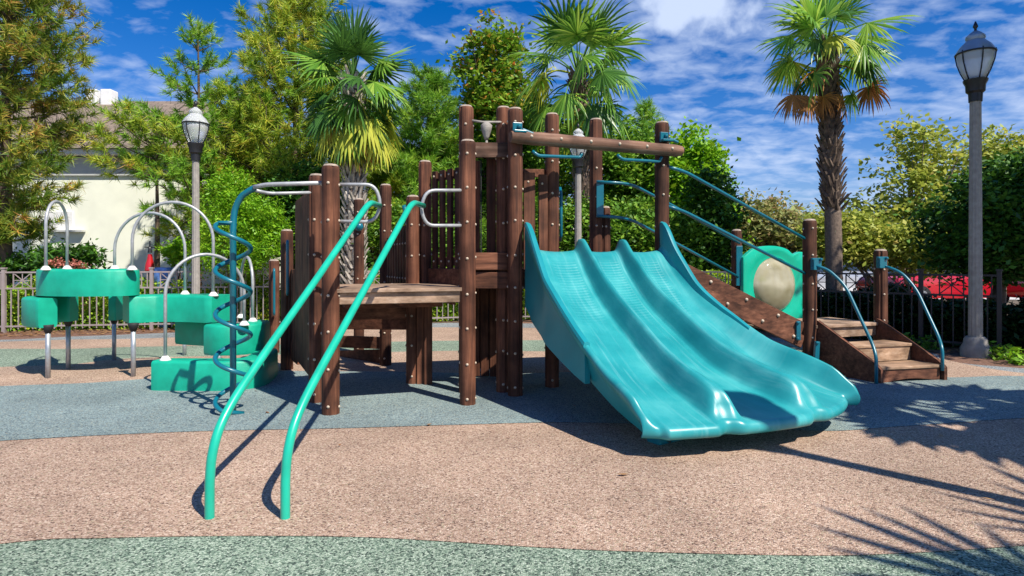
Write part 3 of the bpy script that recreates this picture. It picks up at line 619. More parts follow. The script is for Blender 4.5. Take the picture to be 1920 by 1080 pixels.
for s_, (lo, hi) in enumerate(((f0, top0), (f1, top1))):
    dd = (hi-lo); dd.z = 0; pr = Vector((-dd.y, dd.x, 0)).normalized()*.022; mb = MB()
    a_ = lo-dd.normalized()*.02
    prof = [(a_, .02), (a_, .17), (lerp(lo, hi, .06), .235), (hi, .66), (hi, .12), (lerp(lo, hi, .4), .02)]
    vs = [p_+pr*s2+Z(z) for s2 in (-1, 1) for p_, z in prof]; n_ = len(prof)
    mb.add(vs, [tuple(range(n_)), tuple(range(n_, 2*n_))[::-1]]+[(i, (i+1) % n_+0, (i+1) % n_+n_, i+n_) for i in range(n_)])
    part(mb, 'stringer', M['boardx'], bevel=.005)
# step handrails
for pts in (([(1524, 497), (1552, 505), (1585, 535), (1637, 648), (1643, 670), (1643, 724)], (7.58, 7.5, 7.35, 7.02, 6.93, 6.90)), ([(1653, 497), (1690, 510), (1718, 542), (1760, 632), (1767, 655), (1767, 695)], (7.95, 7.8, 7.65, 7.25, 7.12, 7.1))):
    mb = MB(); mb.tube(bentpts([P(*p_, d_) for p_, d_ in zip(*pts)], .16), .019, 12); part(mb, 'step_handrail', M['teal'], smooth=True)
for px_, py_, d_ in ((1530, 495, 7.58), (1653, 492, 7.93)):
    mb = MB(); c_ = P(px_, py_, d_); mb.box(c_, .12, .06, .15, .3)
    for sx2 in (-.05, .05): mb.dome(c_+Vector((sx2, -.03, .055)), (0, -1, 0), .022)
    part(mb, 'rail_bracket', M['teal'], bevel=.015)
for (x0, y0, x1, y1, d_) in ((1496, 602, 1496, 638, 7.6), (1532, 640, 1529, 692, 7.5)):
    mb = MB(); mb.board(P(x0, y0, d_), P(x1, y1, d_), .05, .055); mb.dome(P(x0, y0+3, d_-.03), (0, -1, 0), .022); mb.dome(P(x1, y1-3, d_-.03), (0, -1, 0), .022); part(mb, 'post_bracket', M['teal'], bevel=.012)

# ------------------------------------------------------------ slide
ZT = [(0, 1.50), (.05, 1.47), (.15, 1.29), (.294, 1.055), (.45, .83), (.638, .585), (.75, .45), (.85, .36), (.93, .30), (1.0, .255)]
XL = [(0, .234), (.294, .394), (.638, .69), (.846, .872), (1, 1.02)]
XR = [(0, 1.65), (.16, 1.708), (.385, 1.865), (.575, 2.08), (.715, 2.22), (.85, 2.46), (1, 2.84)]
HL = [(0, .25), (.1, .22), (.3, .14), (.55, .10), (.8, .10), (.94, .12), (1, .06), (1.1, .0)]
HR = [(0, .30), (.33, .14), (.5, .13), (.7, .16), (.85, .19), (.95, .17), (1, .08), (1.1, 0)]
WR = [(0, .07), (.33, .12), (.5, .16), (.7, .20), (1, .12), (1.1, .1)]
DH = [(0, .12), (.06, .17), (.22, .235), (.7, .235), (.88, .21), (.94, .20), (.97, .17), (.992, .08), (1, .02), (1.1, 0)]
def sstep(a, b, x):
    t = max(0, min(1, (x-a)/(b-a))); return t*t*(3-2*t)
def bed(u, s):
    sc_ = min(s, 1); l_ = Vector((stab(XL, sc_), 6.27-2.02*sc_, 0)); r_ = Vector((stab(XR, sc_), 6.87-1.60*sc_, 0))
    uu = max(0, min(1, u)); p = lerp(l_, r_, uu); w_ = sc_**3
    p.x += w_*(-.11*math.sin(2*math.pi*uu)); p.y += w_*(-.26*math.sin(math.pi*uu))
    z = stab(ZT, sc_) if s > .03 else tab(ZT, s)
    dh = 0
    for c_ in (.345, .675):
        xs_ = u-c_-.02*max(0, s-.8); x = abs(xs_); hw = .014+.016*sstep(.8, 1, s); bw = (.054 if xs_ < 0 else .040)+.016*sstep(.8, 1, s)
        dh = max(dh, tab(DH, sc_)*(1-sstep(hw*.5, bw, x)))
    lane = abs(((u*3) % 1)-.5)*2     # 0 mid lane, 1 at dividers
    # scoop of each lane
    z += .028*lane**2*(1-dh*4 if dh*4 < 1 else 0)*(1-sstep(.88, 1, s))
    # outward direction of slide
    fwd = (bed_dir(uu, sc_))
    if s > 1:     # lip curls down and under
        th = (s-1)/.10*math.pi*.8; rc_ = .05
        k = -0.045*sstep(.7, 1, lane)
        p += fwd*(rc_*math.sin(th)); z += -rc_*(1-math.cos(th))
        p += fwd*k
    else: p += fwd*(-0.045*sstep(.7, 1, lane))*sstep(.85, 1, s)
    p.z = z+dh*(1 if s <= 1 else max(0, 1-(s-1)/.08)); return p
def bed_dir(u, s):
    l_ = Vector((.54, -2.0, 0)).normalized(); r_ = Vector((1.3, -1.5, 0)).normalized(); return lerp(l_, r_, u).normalized()
us = [i/120 for i in range(121)]; ss = [-.03]+[i/70 for i in range(71)]+[1+.10*k/10 for k in range(1, 11)]
mb = MB(); vs = []; uvs = []
ncol = 0
for s in ss:
    row = []; s0_ = max(s, 0)
    base = [bed(u_, s0_) for u_ in us]
    if s < 0:
        for b_ in base: b_.y += .07
    lft = (base[0]-base[1]); lft.z = 0; lft.normalize(); rgt = -lft
    hl, hr, wr = tab(HL, s0_), tab(HR, s0_), tab(WR, s0_)
    L0 = base[0]; R0 = base[-1]; f_ = 1 if s <= 1 else max(0, 1-(s-1)/.1)
    left = [L0+lft*(.085*q)+Vector((0, 0, hl*zf*f_)) for q, zf in ((1.35, .35), (1.32, .8), (1.15, .97), (.95, 1), (.75, .93), (.5, .62), (.25, .22))]
    right = [R0+rgt*(wr*q)+Vector((0, 0, hr*zf*f_)) for q, zf in ((.25, .10), (.5, .35), (.75, .72), (.95, .95), (1.05, 1), (1.2, .9), (1.28, .4))]
    row = left+base+right; ncol = len(row); vs += row
    uvs += [(0, s0_)]*7+[(u_, s0_) for u_ in us]+[(1, s0_)]*7
fs = [(i*ncol+j, (i+1)*ncol+j, (i+1)*ncol+j+1, i*ncol+j+1) for i in range(len(ss)-1) for j in range(ncol-1)]
mb.add(vs, fs); sl = part(mb, 'slide', M['slide'], smooth=True)
ul = sl.data.uv_layers.new(name='run')
for lp in sl.data.loops: ul.data[lp.index].uv = uvs[lp.vertex_index]
so_ = sl.modifiers.new('solid', 'SOLIDIFY'); so_.thickness = .02; so_.offset = -1
# deep side cheeks of the upper half, with rolled top edge
def cheek(side):
    n_ = 40; smax = .63 if side < 0 else .66; sec = []; 
    for i in range(n_+1):
        s = -.02+i/n_*(smax+.02); s0_ = max(0, s); b0_ = bed(0 if side < 0 else 1, s0_); b1_ = bed(.03 if side < 0 else .97, s0_)
        o_ = b0_-b1_; o_.z = 0; o_.normalize()
        if s < 0: b0_.y += .06
        wd = .085*1.3 if side < 0 else tab(WR, s0_)*1.1
        h_ = tab(HL if side < 0 else HR, s0_)
        rim = b0_+o_*wd+Vector((0, 0, h_+.012)); dep = tab([(-.02, .86), (.1, .82), (.25, .62), (.5, .42), (.63, .32)], s)
        th_ = .035
        bot = rim+Vector((0, 0, -dep)); bot.y += -.03
        sec.append([bot-o_*.0, rim+Vector((0, 0, -.05)), rim+o_*.012+Vector((0, 0, -.02)), rim+o_*.0+Vector((0, 0, .008)), rim-o_*.025+Vector((0, 0, .014)), rim-o_*.05+Vector((0, 0, .004)), rim-o_*.055+Vector((0, 0, -.035)), bot-o_*.05])
    m_ = len(sec[0]); vs = [p for r_ in sec for p in r_]; mb = MB()
    fs = [(i*m_+j, i*m_+(j+1) % m_, (i+1)*m_+(j+1) % m_, (i+1)*m_+j) for i in range(n_) for j in range(m_)]
    fs += [tuple(range(m_))[::-1], tuple(n_*m_+j for j in range(m_))]
    mb.add(vs, fs); return part(mb, 'side_wall', M['slideside'], smooth='auto', bevel=.006, parent=sl)
cheek(-1); cheek(1)
for side in (-1, 1):      # lower flanges under the rolled rims
    sec = []; mb = MB()
    for i in range(25):
        s = .60+.33*i/24; b0_ = bed(0 if side < 0 else 1, s); b1_ = bed(.03 if side < 0 else .97, s); o_ = b0_-b1_; o_.z = 0; o_.normalize()
        wd = .085*1.3 if side < 0 else tab(WR, s)*1.2; h_ = tab(HL if side < 0 else HR, s)
        q_ = b0_+o_*wd*.97; zt2 = b0_.z+h_*.7; zb2 = max(.06, b0_.z-lerp(.2, .17, i/24)); q2 = q_-o_*lerp(.05, .12, i/24)
        sec.append([Vector((q_.x, q_.y, zt2)), Vector((q2.x, q2.y, zb2)), Vector((q2.x-o_.x*.03, q2.y-o_.y*.03, zb2)), Vector((q_.x-o_.x*.05, q_.y-o_.y*.05, zt2))])
    vs = [p for r_ in sec for p in r_]; mb.add(vs, [(i*4+j, i*4+(j+1) % 4, (i+1)*4+(j+1) % 4, (i+1)*4+j) for i in range(24) for j in range(4)]+[(3, 2, 1, 0), (96, 97, 98, 99)])
    part(mb, 'side_flange', M['slideside'], smooth='auto', parent=sl)
mb = MB(); a_, b_ = bed(.16, .84), bed(.86, .80); a_.z = b_.z = .13; mb.board(a_, b_, .14, .24); part(mb, 'exit_foot', M['slideside'], parent=sl, bevel=.02)
# ------------------------------------------------------------ stepping walkway
SW = thing('stepping_walkway', (-4.4, 7.4, 0), 'rising row of green plastic stepping pads on grey legs with arched grey hand hoops', 'climbing toy')
def pad(center, width, z0, z1, taper=.0):
    c = spline([Vector((*p, 0)) for p in center], 10); n = len(c); mb = MB()
    wd = []
    for i in range(n):
        t = i/(n-1); e = min(t, 1-t)*n/2.5
        wd.append(width/2*(math.sqrt(max(0.0, 1-(1-min(1, e+.55))**2)) if e < .45 else 1))
    sec = []; r_ = .03
    for i, p in enumerate(c):
        tg = (c[min(i+1, n-1)]-c[max(0, i-1)]).normalized(); nr = Vector((-tg.y, tg.x, 0)); w_ = wd[i]
        t_ = taper
        sec.append([p+nr*(w_*(1-t_))+Z(z0), p+nr*(w_)+Z(z0+r_), p+nr*w_+Z(z1-r_), p+nr*(w_-r_*.4)+Z(z1-r_*.3), p+nr*(w_-r_)+Z(z1), p-nr*(w_-r_)+Z(z1), p-nr*(w_-r_*.4)+Z(z1-r_*.3), p-nr*w_+Z(z1-r_), p-nr*w_+Z(z0+r_), p-nr*(w_*(1-t_))+Z(z0)])
    m_ = 10; vs = [x for q in sec for x in q]
    fs = [(i*m_+j, i*m_+(j+1) % m_, (i+1)*m_+(j+1) % m_, (i+1)*m_+j) for i in range(n-1) for j in range(m_)]+[tuple(range(m_))[::-1], tuple((n-1)*m_+j for j in range(m_))]
    mb.add(vs, fs); return mb.build('stepping_pad', M['pad'], SW, smooth='auto')
def xy(px, d): return ((px-960)/F*d, d)
pad([xy(100, 7.95), xy(98, 7.55), xy(122, 7.42), xy(168, 7.38), xy(210, 7.42), xy(234, 7.55), xy(228, 8.1)], .31, .985, 1.305)
pad([xy(118, 7.9), xy(80, 7.80), xy(62, 7.58), xy(68, 7.38), xy(90, 7.24)], .22, .62, .965, .12)
pad([xy(106, 7.7), xy(139, 7.72)], .2, .65, .965, .05)
pad([xy(236, 7.62), xy(300, 7.86), xy(360, 7.86), xy(420, 7.72)], .46, .645, .975)
pad([xy(212, 8.4), xy(226, 8.4)], .22, .60, .985, .05)
pad([xy(345, 8.3), xy(368, 8.2), xy(400, 8.1)], .3, .30, .62, .08)
pad([xy(400, 7.35), xy(418, 7.28), xy(440, 7.3), xy(470, 7.45), xy(486, 7.8)], .28, .30, .655, .06)
pad([xy(296, 6.66), xy(380, 6.64), xy(440, 6.66), xy(478, 6.85), xy(502, 7.5)], .26, .024, .335)
def leg(px, py, ztop):
    g = G(px, py); mb = MB(); mb.tube([g, g+Z(ztop-.03)], .027, 12); o = mb.build('leg', M['gal'], SW, smooth=True)
    mb = MB(); mb.lathe(g, [(.03, ztop-.09), (.055, ztop-.02), (.06, ztop+.01)], 12); mb.build('collar', M['dark'], o, smooth=True)
leg(90, 712, .64); leg(128, 695, .66); leg(214, 678, .62); leg(250, 709, .65); leg(346, 668, .31); leg(411, 695, .31)
def arch(a, b, top, d0, d1, z0a, z0b):
    """hoop from pad point a to pad point b (photo columns, depths)"""
    A_, B_ = Vector((*xy(a, d0), 0)), Vector((*xy(b, d1), 0)); cz = H+(HY-top)/F*(d0+d1)/2; half = (A_-B_).length/2
    rise = min(half*1.05, cz-max(z0a, z0b)-.02); pts = [A_+Z(z0a), A_+Z(cz-rise)]
    for k in range(1, 20):
        t = math.pi*k/20; pts.append(lerp(A_, B_, (1-math.cos(t))/2)+Z(cz-rise+rise*math.sin(t)))
    pts += [B_+Z(cz-rise), B_+Z(z0b)]
    mb = MB(); mb.tube(pts, .018, 12); o = mb.build('hand_hoop', M['grey'], SW, smooth=True)
    for q_, z in ((A_, z0a), (B_, z0b)):
        mb = MB(); mb.lathe(q_, [(.065, z-.005), (.05, z+.012), (.026, z+.045)], 14); mb.build('hoop_foot', M['white'], o, smooth=True)
arch(86, 126, 378, 7.3, 7.85, 1.3, 1.3)
arch(215, 347, 399, 7.95, 7.95, 1.3, .975)
arch(248, 400, 379, 7.4, 7.6, 1.3, .975)
arch(310, 458, 477, 6.62, 7.2, .335, .655)
arch(452, 474, 482, 8.2, 7.65, .65, .65)

# ------------------------------------------------------------ fences
def fence(label, pts, mat, h=1.2, bay=2.3, per=1.0, omit=()):
    pts = [Vector(p) for p in pts]; T = thing('metal_fence', pts[0], label, 'fence', 'metal picket fences round the playground')
    for a, b in zip(pts, pts[1:]):
        n = max(1, round((b-a).length/bay)); d = (b-a)/n; rz = math.atan2(d.y, d.x)
        for i in range(n+1):
            p = a+d*i; mb = MB(); mb.box(p+Z(h*.52), .06, .06, h*1.04, rz); mb.box(p+Z(h*1.055), .08, .08, .03, rz); mb.build('fence_post', mat, T)
        for i in range(n):
            p, q = a+d*i, a+d*(i+1); mb = MB()
            for z in (h-.015, h-.33, .13): mb.board(p+Z(z), q+Z(z), .032, .03)
            L_ = d.length; k = 0; m_ = int(L_/.125)
            for j in range(1, m_):
                c = lerp(p, q, j/m_); mb.box(c+Z((h-.33+.07)/2), .018, .018, h-.33-.07, rz)
            # top band: pickets and crossed squares
            sq = .31; nb_ = int(L_/(sq+.26)); gap = L_/nb_
            for j in range(nb_):
                c0_ = lerp(p, q, (j*gap+gap*.25)/L_); c1_ = lerp(p, q, (j*gap+gap*.25+sq)/L_); zl, zh = h-.315, h-.03
                for c in (c0_, c1_): mb.box(c+Z((zl+zh)/2), .018, .018, zh-zl, rz)
                mb.board(c0_+Z(zl), c1_+Z(zh), .012, .016); mb.board(c0_+Z(zh), c1_+Z(zl), .010, .016)
                mid = lerp(c0_, c1_, .5); mb.box(mid+Z((zl+zh)/2), .014, .008, zh-zl, rz); mb.board(c0_+Z((zl+zh)/2), c1_+Z((zl+zh)/2), .008, .014)
                cc = lerp(p, q, min(.97, (j*gap+gap*.25+sq+(gap-sq)*.5)/L_)); mb.box(cc+Z((zl+zh)/2), .018, .018, zh-zl, rz)
            mb.build('fence_panel', mat, T)
fL = [(-16, 11.4, 0), (-9.9, 11.95, 0), (-4.7, 12.9, 0)]
fence('taupe picket fence with crossed squares behind the green stepping pads', fL, M['fence'])
fence('picket fence glimpsed through the timber frame at the back of the playground', [(-4.7, 12.9, 0), (-.6, 14.1, 0), (2.0, 14.2, 0), (4.4, 12.2, 0)], M['fence'])
fence('dark picket fence with crossed squares behind the wooden steps', [(4.4, 12.2, 0), (6.6, 9.9, 0), (7.35, 9.25, 0)], M['fence2'])
fence('dark picket fence to the right of the concrete lamp post', [(7.75, 8.85, 0), (8.6, 7.9, 0), (11, 5.2, 0)], M['fence2'])

# ------------------------------------------------------------ lamp posts
def lamp(px, d, h, label, shaftmat, glass, s=1.0, capm=None, sw=.09):
    X = (px-960)/F*d if px is not None else None
    T = thing('street_lamp', (X, d, 0), label, 'street lamp', 'lamp posts round the playground'); c = Vector((X, d, 0))
    gz = h-.86*s
    mb = MB(); mb.lathe(c, [(.19*s, 0), (.19*s, .12), (.15*s, .2), (.145*s, .26), (.115*s, .3)], 16); mb.build('base', M['concrete'], T, smooth='auto')
    mb = MB(); mb.lathe(c, [(sw*s, .3), (sw*.93*s, 1.5), (sw*.8*s, gz-.3)], 24, flute=.09); mb.build('shaft', shaftmat, T)
    mb = MB(); mb.lathe(c, [(.085*s, gz-.32), (.09*s, gz-.2), (.12*s, gz-.17), (.125*s, gz-.08), (.15*s, gz-.03), (.155*s, gz), (.12*s, gz+.01)], 20); mb.build('collar', M['blk'], T, smooth='auto')
    mb = MB(); mb.lathe(c, [(.115*s, gz), (.17*s, gz+.12*s), (.215*s, gz+.26*s), (.235*s, gz+.38*s), (.225*s, gz+.40*s)], 24); mb.build('globe', glass, T, smooth=True)
    mb = MB()
    for k in range(6):
        a = math.pi/3*k+.25; o_ = Vector((math.cos(a), math.sin(a), 0))
        mb.tube([c+o_*r_*s+Z(gz+z*s) for r_, z in ((.125, 0), (.18, .12), (.225, .26), (.245, .38), (.24, .42))], .009*s, 6)
    ring = [c+Vector((math.cos(a), math.sin(a), 0))*.245*s+Z(gz+.39*s) for a in [2*math.pi*k/24 for k in range(25)]]; mb.tube(ring, .013*s, 6, cap=False)
    mb.build('frame', M['blk'], T, smooth=True)
    mb = MB(); mb.lathe(c, [(.25*s, gz+.395*s), (.24*s, gz+.42*s), (.19*s, gz+.50*s), (.13*s, gz+.56*s), (.115*s, gz+.58*s), (.125*s, gz+.61*s), (.12*s, gz+.64*s), (.07*s, gz+.69*s), (.03*s, gz+.72*s)], 24); mb.build('cap', capm or glass, T, smooth='auto')
    mb = MB(); mb.lathe(c, [(.02*s, gz+.71*s), (.016*s, gz+.75*s), (.034*s, gz+.78*s), (.03*s, gz+.80*s), (.008*s, gz+.86*s)], 12); mb.build('finial', M['blk'], T, smooth=True)
M['capclear'] = M['lampglass2']
M['capblue'] = paint('grey_blue_lamp_cap', (.30, .36, .44), .35, metal=.3, var=.15)
lamp(1829, 9.0, 4.92, 'tall fluted lamp post with a dark collar to the right of the wooden steps', M['concrete'], M['lampglass'], 1.0, M['capblue'])
lamp(367, 11.5, 4.42, 'lamp post with a clear acorn globe behind the stepping pads', M['concrete'], M['lampglass2'], .95, M['capclear'], .078)
lamp(1084, 13.2, 4.38, 'lamp post half hidden behind the header log of the timber frame', M['concrete'], M['lampglass2'], .9, M['capclear'])
o_ = lamp(3750, 1.85, 5.7, 'lamp post beside the camera that throws the long thin shadow', M['concrete'], M['lampglass'], 1.0, M['capblue'])

# ------------------------------------------------------------ vegetation tools
def rand_dirs(n):
    v = rng.normal(size=(n, 3)); return v/np.linalg.norm(v, axis=1)[:, None]
def leaves(centers, size, aspect=.55, up=.4):
    n = len(centers); nr = rand_dirs(n); nr[:, 2] = np.abs(nr[:, 2])+up; nr /= np.linalg.norm(nr, axis=1)[:, None]
    t = np.cross(nr, rand_dirs(n)); t /= np.linalg.norm(t, axis=1)[:, None]+1e-9; b = np.cross(nr, t)
    s = size*(.6+.8*rng.random((n, 1))); a = s*t; bb = s*aspect*b; dr = nr*s*.15
    return np.stack([centers-a, centers+bb-dr, centers+a, centers-bb-dr], 1).reshape(-1, 3)
def crownpts(ells, nclump, nleaf, rad, fill=.35):
    out = []; cl_ = []
    wts = np.array([e[1][0]*e[1][2] for e in ells]); wts = wts/wts.sum()
    for _ in range(nclump):
        c, r = ells[rng.choice(len(ells), p=wts)]; d = rand_dirs(1)[0]; k = (rng.random()**fill) if fill else 1
        q = np.array(c)+d*np.array(r)*k; cl_.append(q)
        m_ = int(nleaf*(.5+rng.random())); rr_ = rad*(.6+.8*rng.random())
        g_ = rng.normal(size=(m_, 3))*rr_*.5; g_[:, 2] *= .75; out.append(q+g_)
    return np.concatenate(out), cl_
def limbs(mb, base, tips, r0, zsplit, seg=6):
    for q in tips:
        q = Vector(q); b = base+Vector((0, 0, min(zsplit+random.random()*.8, q.z*.85))); mid = lerp(b, q, .5)+Vector((random.uniform(-.15, .15), random.uniform(-.15, .15), random.uniform(.0, .25)))
        mb.tube(spline([b, mid, q], 4), [r0*(1-.8*i/8) for i in range(9)], seg)
def ell(px, py, d, rx, ry, ryd=None):
    c = P(px, py, d); return ((c.x, c.y, c.z), (rx/F*d, (ryd or rx)/F*d, ry/F*d))
def broad(name, label, cat, base_px, d, ells, nclump, nleaf, rad, size, mat, trunk=.12, bark='bark', nlimb=9, split=.9, group=None, fill=.35, aspect=.55):
    base = Vector(((base_px-960)/F*d, d, 0)); T = thing(name, base, label, cat, group)
    pts, cl_ = crownpts(ells, nclump, nleaf, rad, fill); pts = pts[pts[:, 2] > .03]
    fastmesh('crown', leaves(pts, size, aspect), 4, mat, T)
    mb = MB(); top = max(e[0][2] for e in ells)
    if trunk:
        mb.tube(spline([base, base+Vector((.04, 0, split)), base+Vector((random.uniform(-.1, .1), 0, top*.75))], 4), [trunk*(1-.07*i) for i in range(9)], 9)
        idx = rng.choice(len(cl_), size=min(nlimb, len(cl_)), replace=False); limbs(mb, base, [cl_[i] for i in idx], trunk*.4, split)
        mb.build('trunk', M[bark], T, smooth=True)
    return T
def tuft_tris(cs, ds, L_, n, wid, spread=1.0):
    m_ = len(cs); c = np.repeat(cs, n, 0); d = np.repeat(ds, n, 0); v = d+rand_dirs(m_*n)*spread; v /= np.linalg.norm(v, axis=1)[:, None]
    ln = L_*(.7+.5*rng.random((m_*n, 1))); sd_ = np.cross(v, rand_dirs(m_*n)); sd_ /= np.linalg.norm(sd_, axis=1)[:, None]+1e-9
    st = c+d*(rng.random((m_*n, 1))-.6)*L_*.9
    tip = st+v*ln; tip[:, 2] -= ln[:, 0]*.12
    return np.stack([st-sd_*wid*.5, st+sd_*wid*.5, tip], 1).reshape(-1, 3)
def pine(label, px, d, ztop, zlow, radf, nwh, per, mat, trunk=.13, dens=1.0, L_=.19, lean=0, group='pine trees behind the fence', seed=1):
    rs_ = np.random.default_rng(seed); base = Vector(((px-960)/F*d, d, 0)); T = thing('pine_tree', base, label, 'pine tree', group)
    mb = MB(); top = base+Vector((lean, 0, ztop)); tr = spline([base, lerp(base, top, .5)+Vector((.04, 0, 0)), top], 6)
    mb.tube(tr, [trunk*(1-.9*i/12) for i in range(13)], 9); cs = []; ds = []
    for wv_ in range(nwh):
        t = (wv_+rs_.random()*.7)/nwh; z = zlow+(ztop-zlow)*t; R_ = radf(t); o0 = lerp(base, top, z/ztop)
        for k in range(per):
            az = 2*math.pi*(k+rs_.random())/per; ln = R_*(.65+.5*rs_.random()); rise = .1+.45*t+.15*rs_.random()
            dr = Vector((math.cos(az), math.sin(az), rise)).normalized(); tip = o0+dr*ln+Vector((0, 0, .06*ln))
            mb.tube(spline([o0, lerp(o0, tip, .5)-Vector((0, 0, .05*ln)), tip], 3), [.03*(1-t*.6)*(1-.85*i/6) for i in range(7)], 5)
            nt_ = max(3, int(ln*10*dens))
            for j in range(nt_):
                f_ = .28+.72*(j+rs_.random()*.5)/nt_; p_ = lerp(o0, tip, f_)
                side = Vector((rs_.normal(), rs_.normal(), rs_.normal()*.9+.25)).normalized()*rs_.random()*(.16+.34*ln*(.6 if f_ < .9 else .2))
                q = p_+side+dr*.05; cs.append(tuple(q)); ds.append(tuple((dr*.8+side*1.2+Vector((0, 0, .45))).normalized()))
                if side.length > .15: mb.tube([p_, q], .006, 4)
    cs.append(tuple(top)); ds.append((0, 0, 1))
    fastmesh('crown', tuft_tris(np.array(cs), np.array(ds), L_, 42, .021, 1.15), 3, mat, T); mb.build('trunk', M['bark'], T, smooth=True); return T

def fan(pos, az, el, plen, fr_, drop, mat, T, n=24, arc=2.1, fold=.5, wf=.5):
    """one fan frond: petiole then radiating blades that droop at the tips"""
    pos = Vector(pos); hd = Vector((math.cos(az), math.sin(az), 0)); d0 = (hd*math.cos(el)+Z(math.sin(el))).normalized()
    end = pos+d0*plen+Z(-drop*plen*.25); d1 = (end-(pos+d0*plen*.5)).normalized(); d1 = (d1-Z(drop*.45)).normalized()
    side = d1.cross(Z(1)); side = Vector((-hd.y, hd.x, 0)) if side.length < .05 else side.normalized(); up = side.cross(d1).normalized()
    if up.z < 0: up = -up
    ra = random.uniform(-.85, .85); side, up = side*math.cos(ra)+up*math.sin(ra), up*math.cos(ra)-side*math.sin(ra)
    mb = MB(); mb.tube(spline([pos, pos+d0*plen*.6, end], 3), [.022, .02, .018, .016, .014, .013, .012], 5)
    for k in range(n):
        a = arc*(2*(k+.5)/n-1)+random.uniform(-.03, .03); ln = fr_*(1-.38*abs(a/arc)**2)*random.uniform(.78, 1.1); dq = random.uniform(.6, 1.9)
        dr = (d1*math.cos(a)+side*math.sin(a)-up*fold*abs(math.sin(a))*.55).normalized()
        cn = dr.cross(up).normalized(); w0 = ln*abs(arc)/n*wf
        prev = None; p = end.copy(); g_ = dr.copy(); vs = []; steps = 5
        for j in range(steps+1):
            f_ = j/steps; w_ = lerp(.006, w0*.95, min(1, f_/.45)) if f_ < .45 else w0*.95*(1-(f_-.45)/.55)**.8
            vs += [p-cn*w_-up*w_*.35, p, p+cn*w_-up*w_*.35] 
            g_ = (g_+Vector((0, 0, -drop*dq*(.05+.45*f_**2)))).normalized(); p = p+g_*ln/steps
        mb.add(vs, [(j*3+i, j*3+i+1, j*3+i+4, j*3+i+3) for j in range(steps) for i in (0, 1)])
    mb.build('frond', mat, T)
def palm(label, px, d, ccy, fronds, trunk_r, bootz, bootmat, smooth_r=None, seed=3):
    random.seed(seed); base = Vector(((px[0]-960)/F*d, d, 0)); cc = P(px[1], ccy, d)
    T = thing('palm_tree', base, label, 'palm tree', 'fan palms in and around the playground')
    sp_ = spline([base, lerp(base, cc, .5)+Vector((.03, 0, 0)), cc+Z(.1)], 8)
    def at(z):
        for a, b in zip(sp_, sp_[1:]):
            if a.z <= z <= b.z: return lerp(a, b, (z-a.z)/(b.z-a.z))
        return sp_[-1]
    mb = MB(); n_ = 90; pr = [(at(z), z) for z in [cc.z*i/n_ for i in range(n_+1)]]
    mb.tube([p for p, z in pr], [(smooth_r or trunk_r)*(1.12 if z < .15 else 1)*(1+.035*math.sin(z*55))*(1 if z < bootz else .92) for p, z in pr], 14); mb.build('trunk', M['palmbark'], T, smooth=True)
    mb = MB(); z = bootz; k = 0
    while z < cc.z+.05:
        a = k*2.399; o_ = Vector((math.cos(a), math.sin(a), 0)); tn = Vector((-o_.y, o_.x, 0)); p = at(z)+o_*trunk_r*.82
        sk = random.uniform(-.7, .7); ln = random.uniform(.13, .25); out = random.uniform(.3, .85)+(.5 if z < bootz+.15 else 0)
        dr = (Z(1)+o_*out+tn*sk).normalized(); w_ = .055
        tipc = p+dr*ln; th = o_*.025
        mb.add([p-tn*w_-Z(.05), p+tn*w_-Z(.05), p+th*1.2-Z(.06), tipc-tn*w_*.45, tipc+tn*w_*.45, tipc+th], [(0, 1, 4, 3), (0, 3, 5, 2), (2, 5, 4, 1), (3, 4, 5), (0, 2, 1)])
        z += .0115; k += 1
    mb.build('leaf_bases', bootmat, T)
    for f_ in fronds: fan(cc+Z(f_[6] if len(f_) > 6 else 0), R(f_[0]), R(f_[1]), f_[2], f_[3], f_[4], GRN[f_[5]], T)
    return T

# ------------------------------------------------------------ palms
def ring(n, el, pl, fl, dr, mat, off=0, jz=0, mats=None):
    out = []
    for i in range(n):
        out.append((off+360*i/n+random.uniform(-12, 12), el+random.uniform(-15, 15), pl*random.uniform(.88, 1.1), fl*random.uniform(.9, 1.1), dr*random.uniform(.8, 1.2), mats[i % len(mats)] if mats else mat, jz))
    return out
random.seed(11)
fr3 = ring(5, 76, .65, .95, .25, 'palm', 20)+ring(7, 44, .85, .92, .6, 'palm', 10, mats=['palm', 'palm', 'palmd'])+ring(8, 8, .75, .8, 1.0, 'palm', 33, mats=['palm', 'palmd', 'palmy'])+ring(4, -18, .7, .72, 1.3, 'palm', 50, -.1, mats=['palm', 'palmd'])
fr3 += [(185, -25, .75, .6, 1.5, 'palmb', -.35), (205, -40, .6, .6, 1.5, 'palmb', -.4), (232, -50, .5, .55, 1.5, 'palmb', -.45), (355, -12, .85, .65, 1.4, 'palmb', -.3), (310, -50, .5, .55, 1.5, 'palmb', -.45), (330, -42, .6, .55, 1.5, 'palm', -.35)]
palm('tall fan palm with orange dead fronds standing behind the wooden steps', (1566, 1549), 12.3, 92, fr3, .17, 2.45, M['boot'], .155, 3)
random.seed(21)
fr1 = ring(7, 72, .6, .9, .1, 'palmd', 0, .1)+ring(9, 42, .7, .85, .35, 'palmd', 20, mats=['palmd', 'palmd', 'palm'])+ring(10, 5, .7, .8, .8, 'palmd', 0, -.2, mats=['palm', 'palmd', 'palmd'])+ring(9, -30, .65, .75, 1.1, 'palmy', 12, -.5, mats=['palmd', 'palmy', 'palmd', 'palm'])+ring(12, -60, .5, .6, 1.3, 'palmb', 0, -.75, mats=['palmd', 'palmb', 'palmd'])
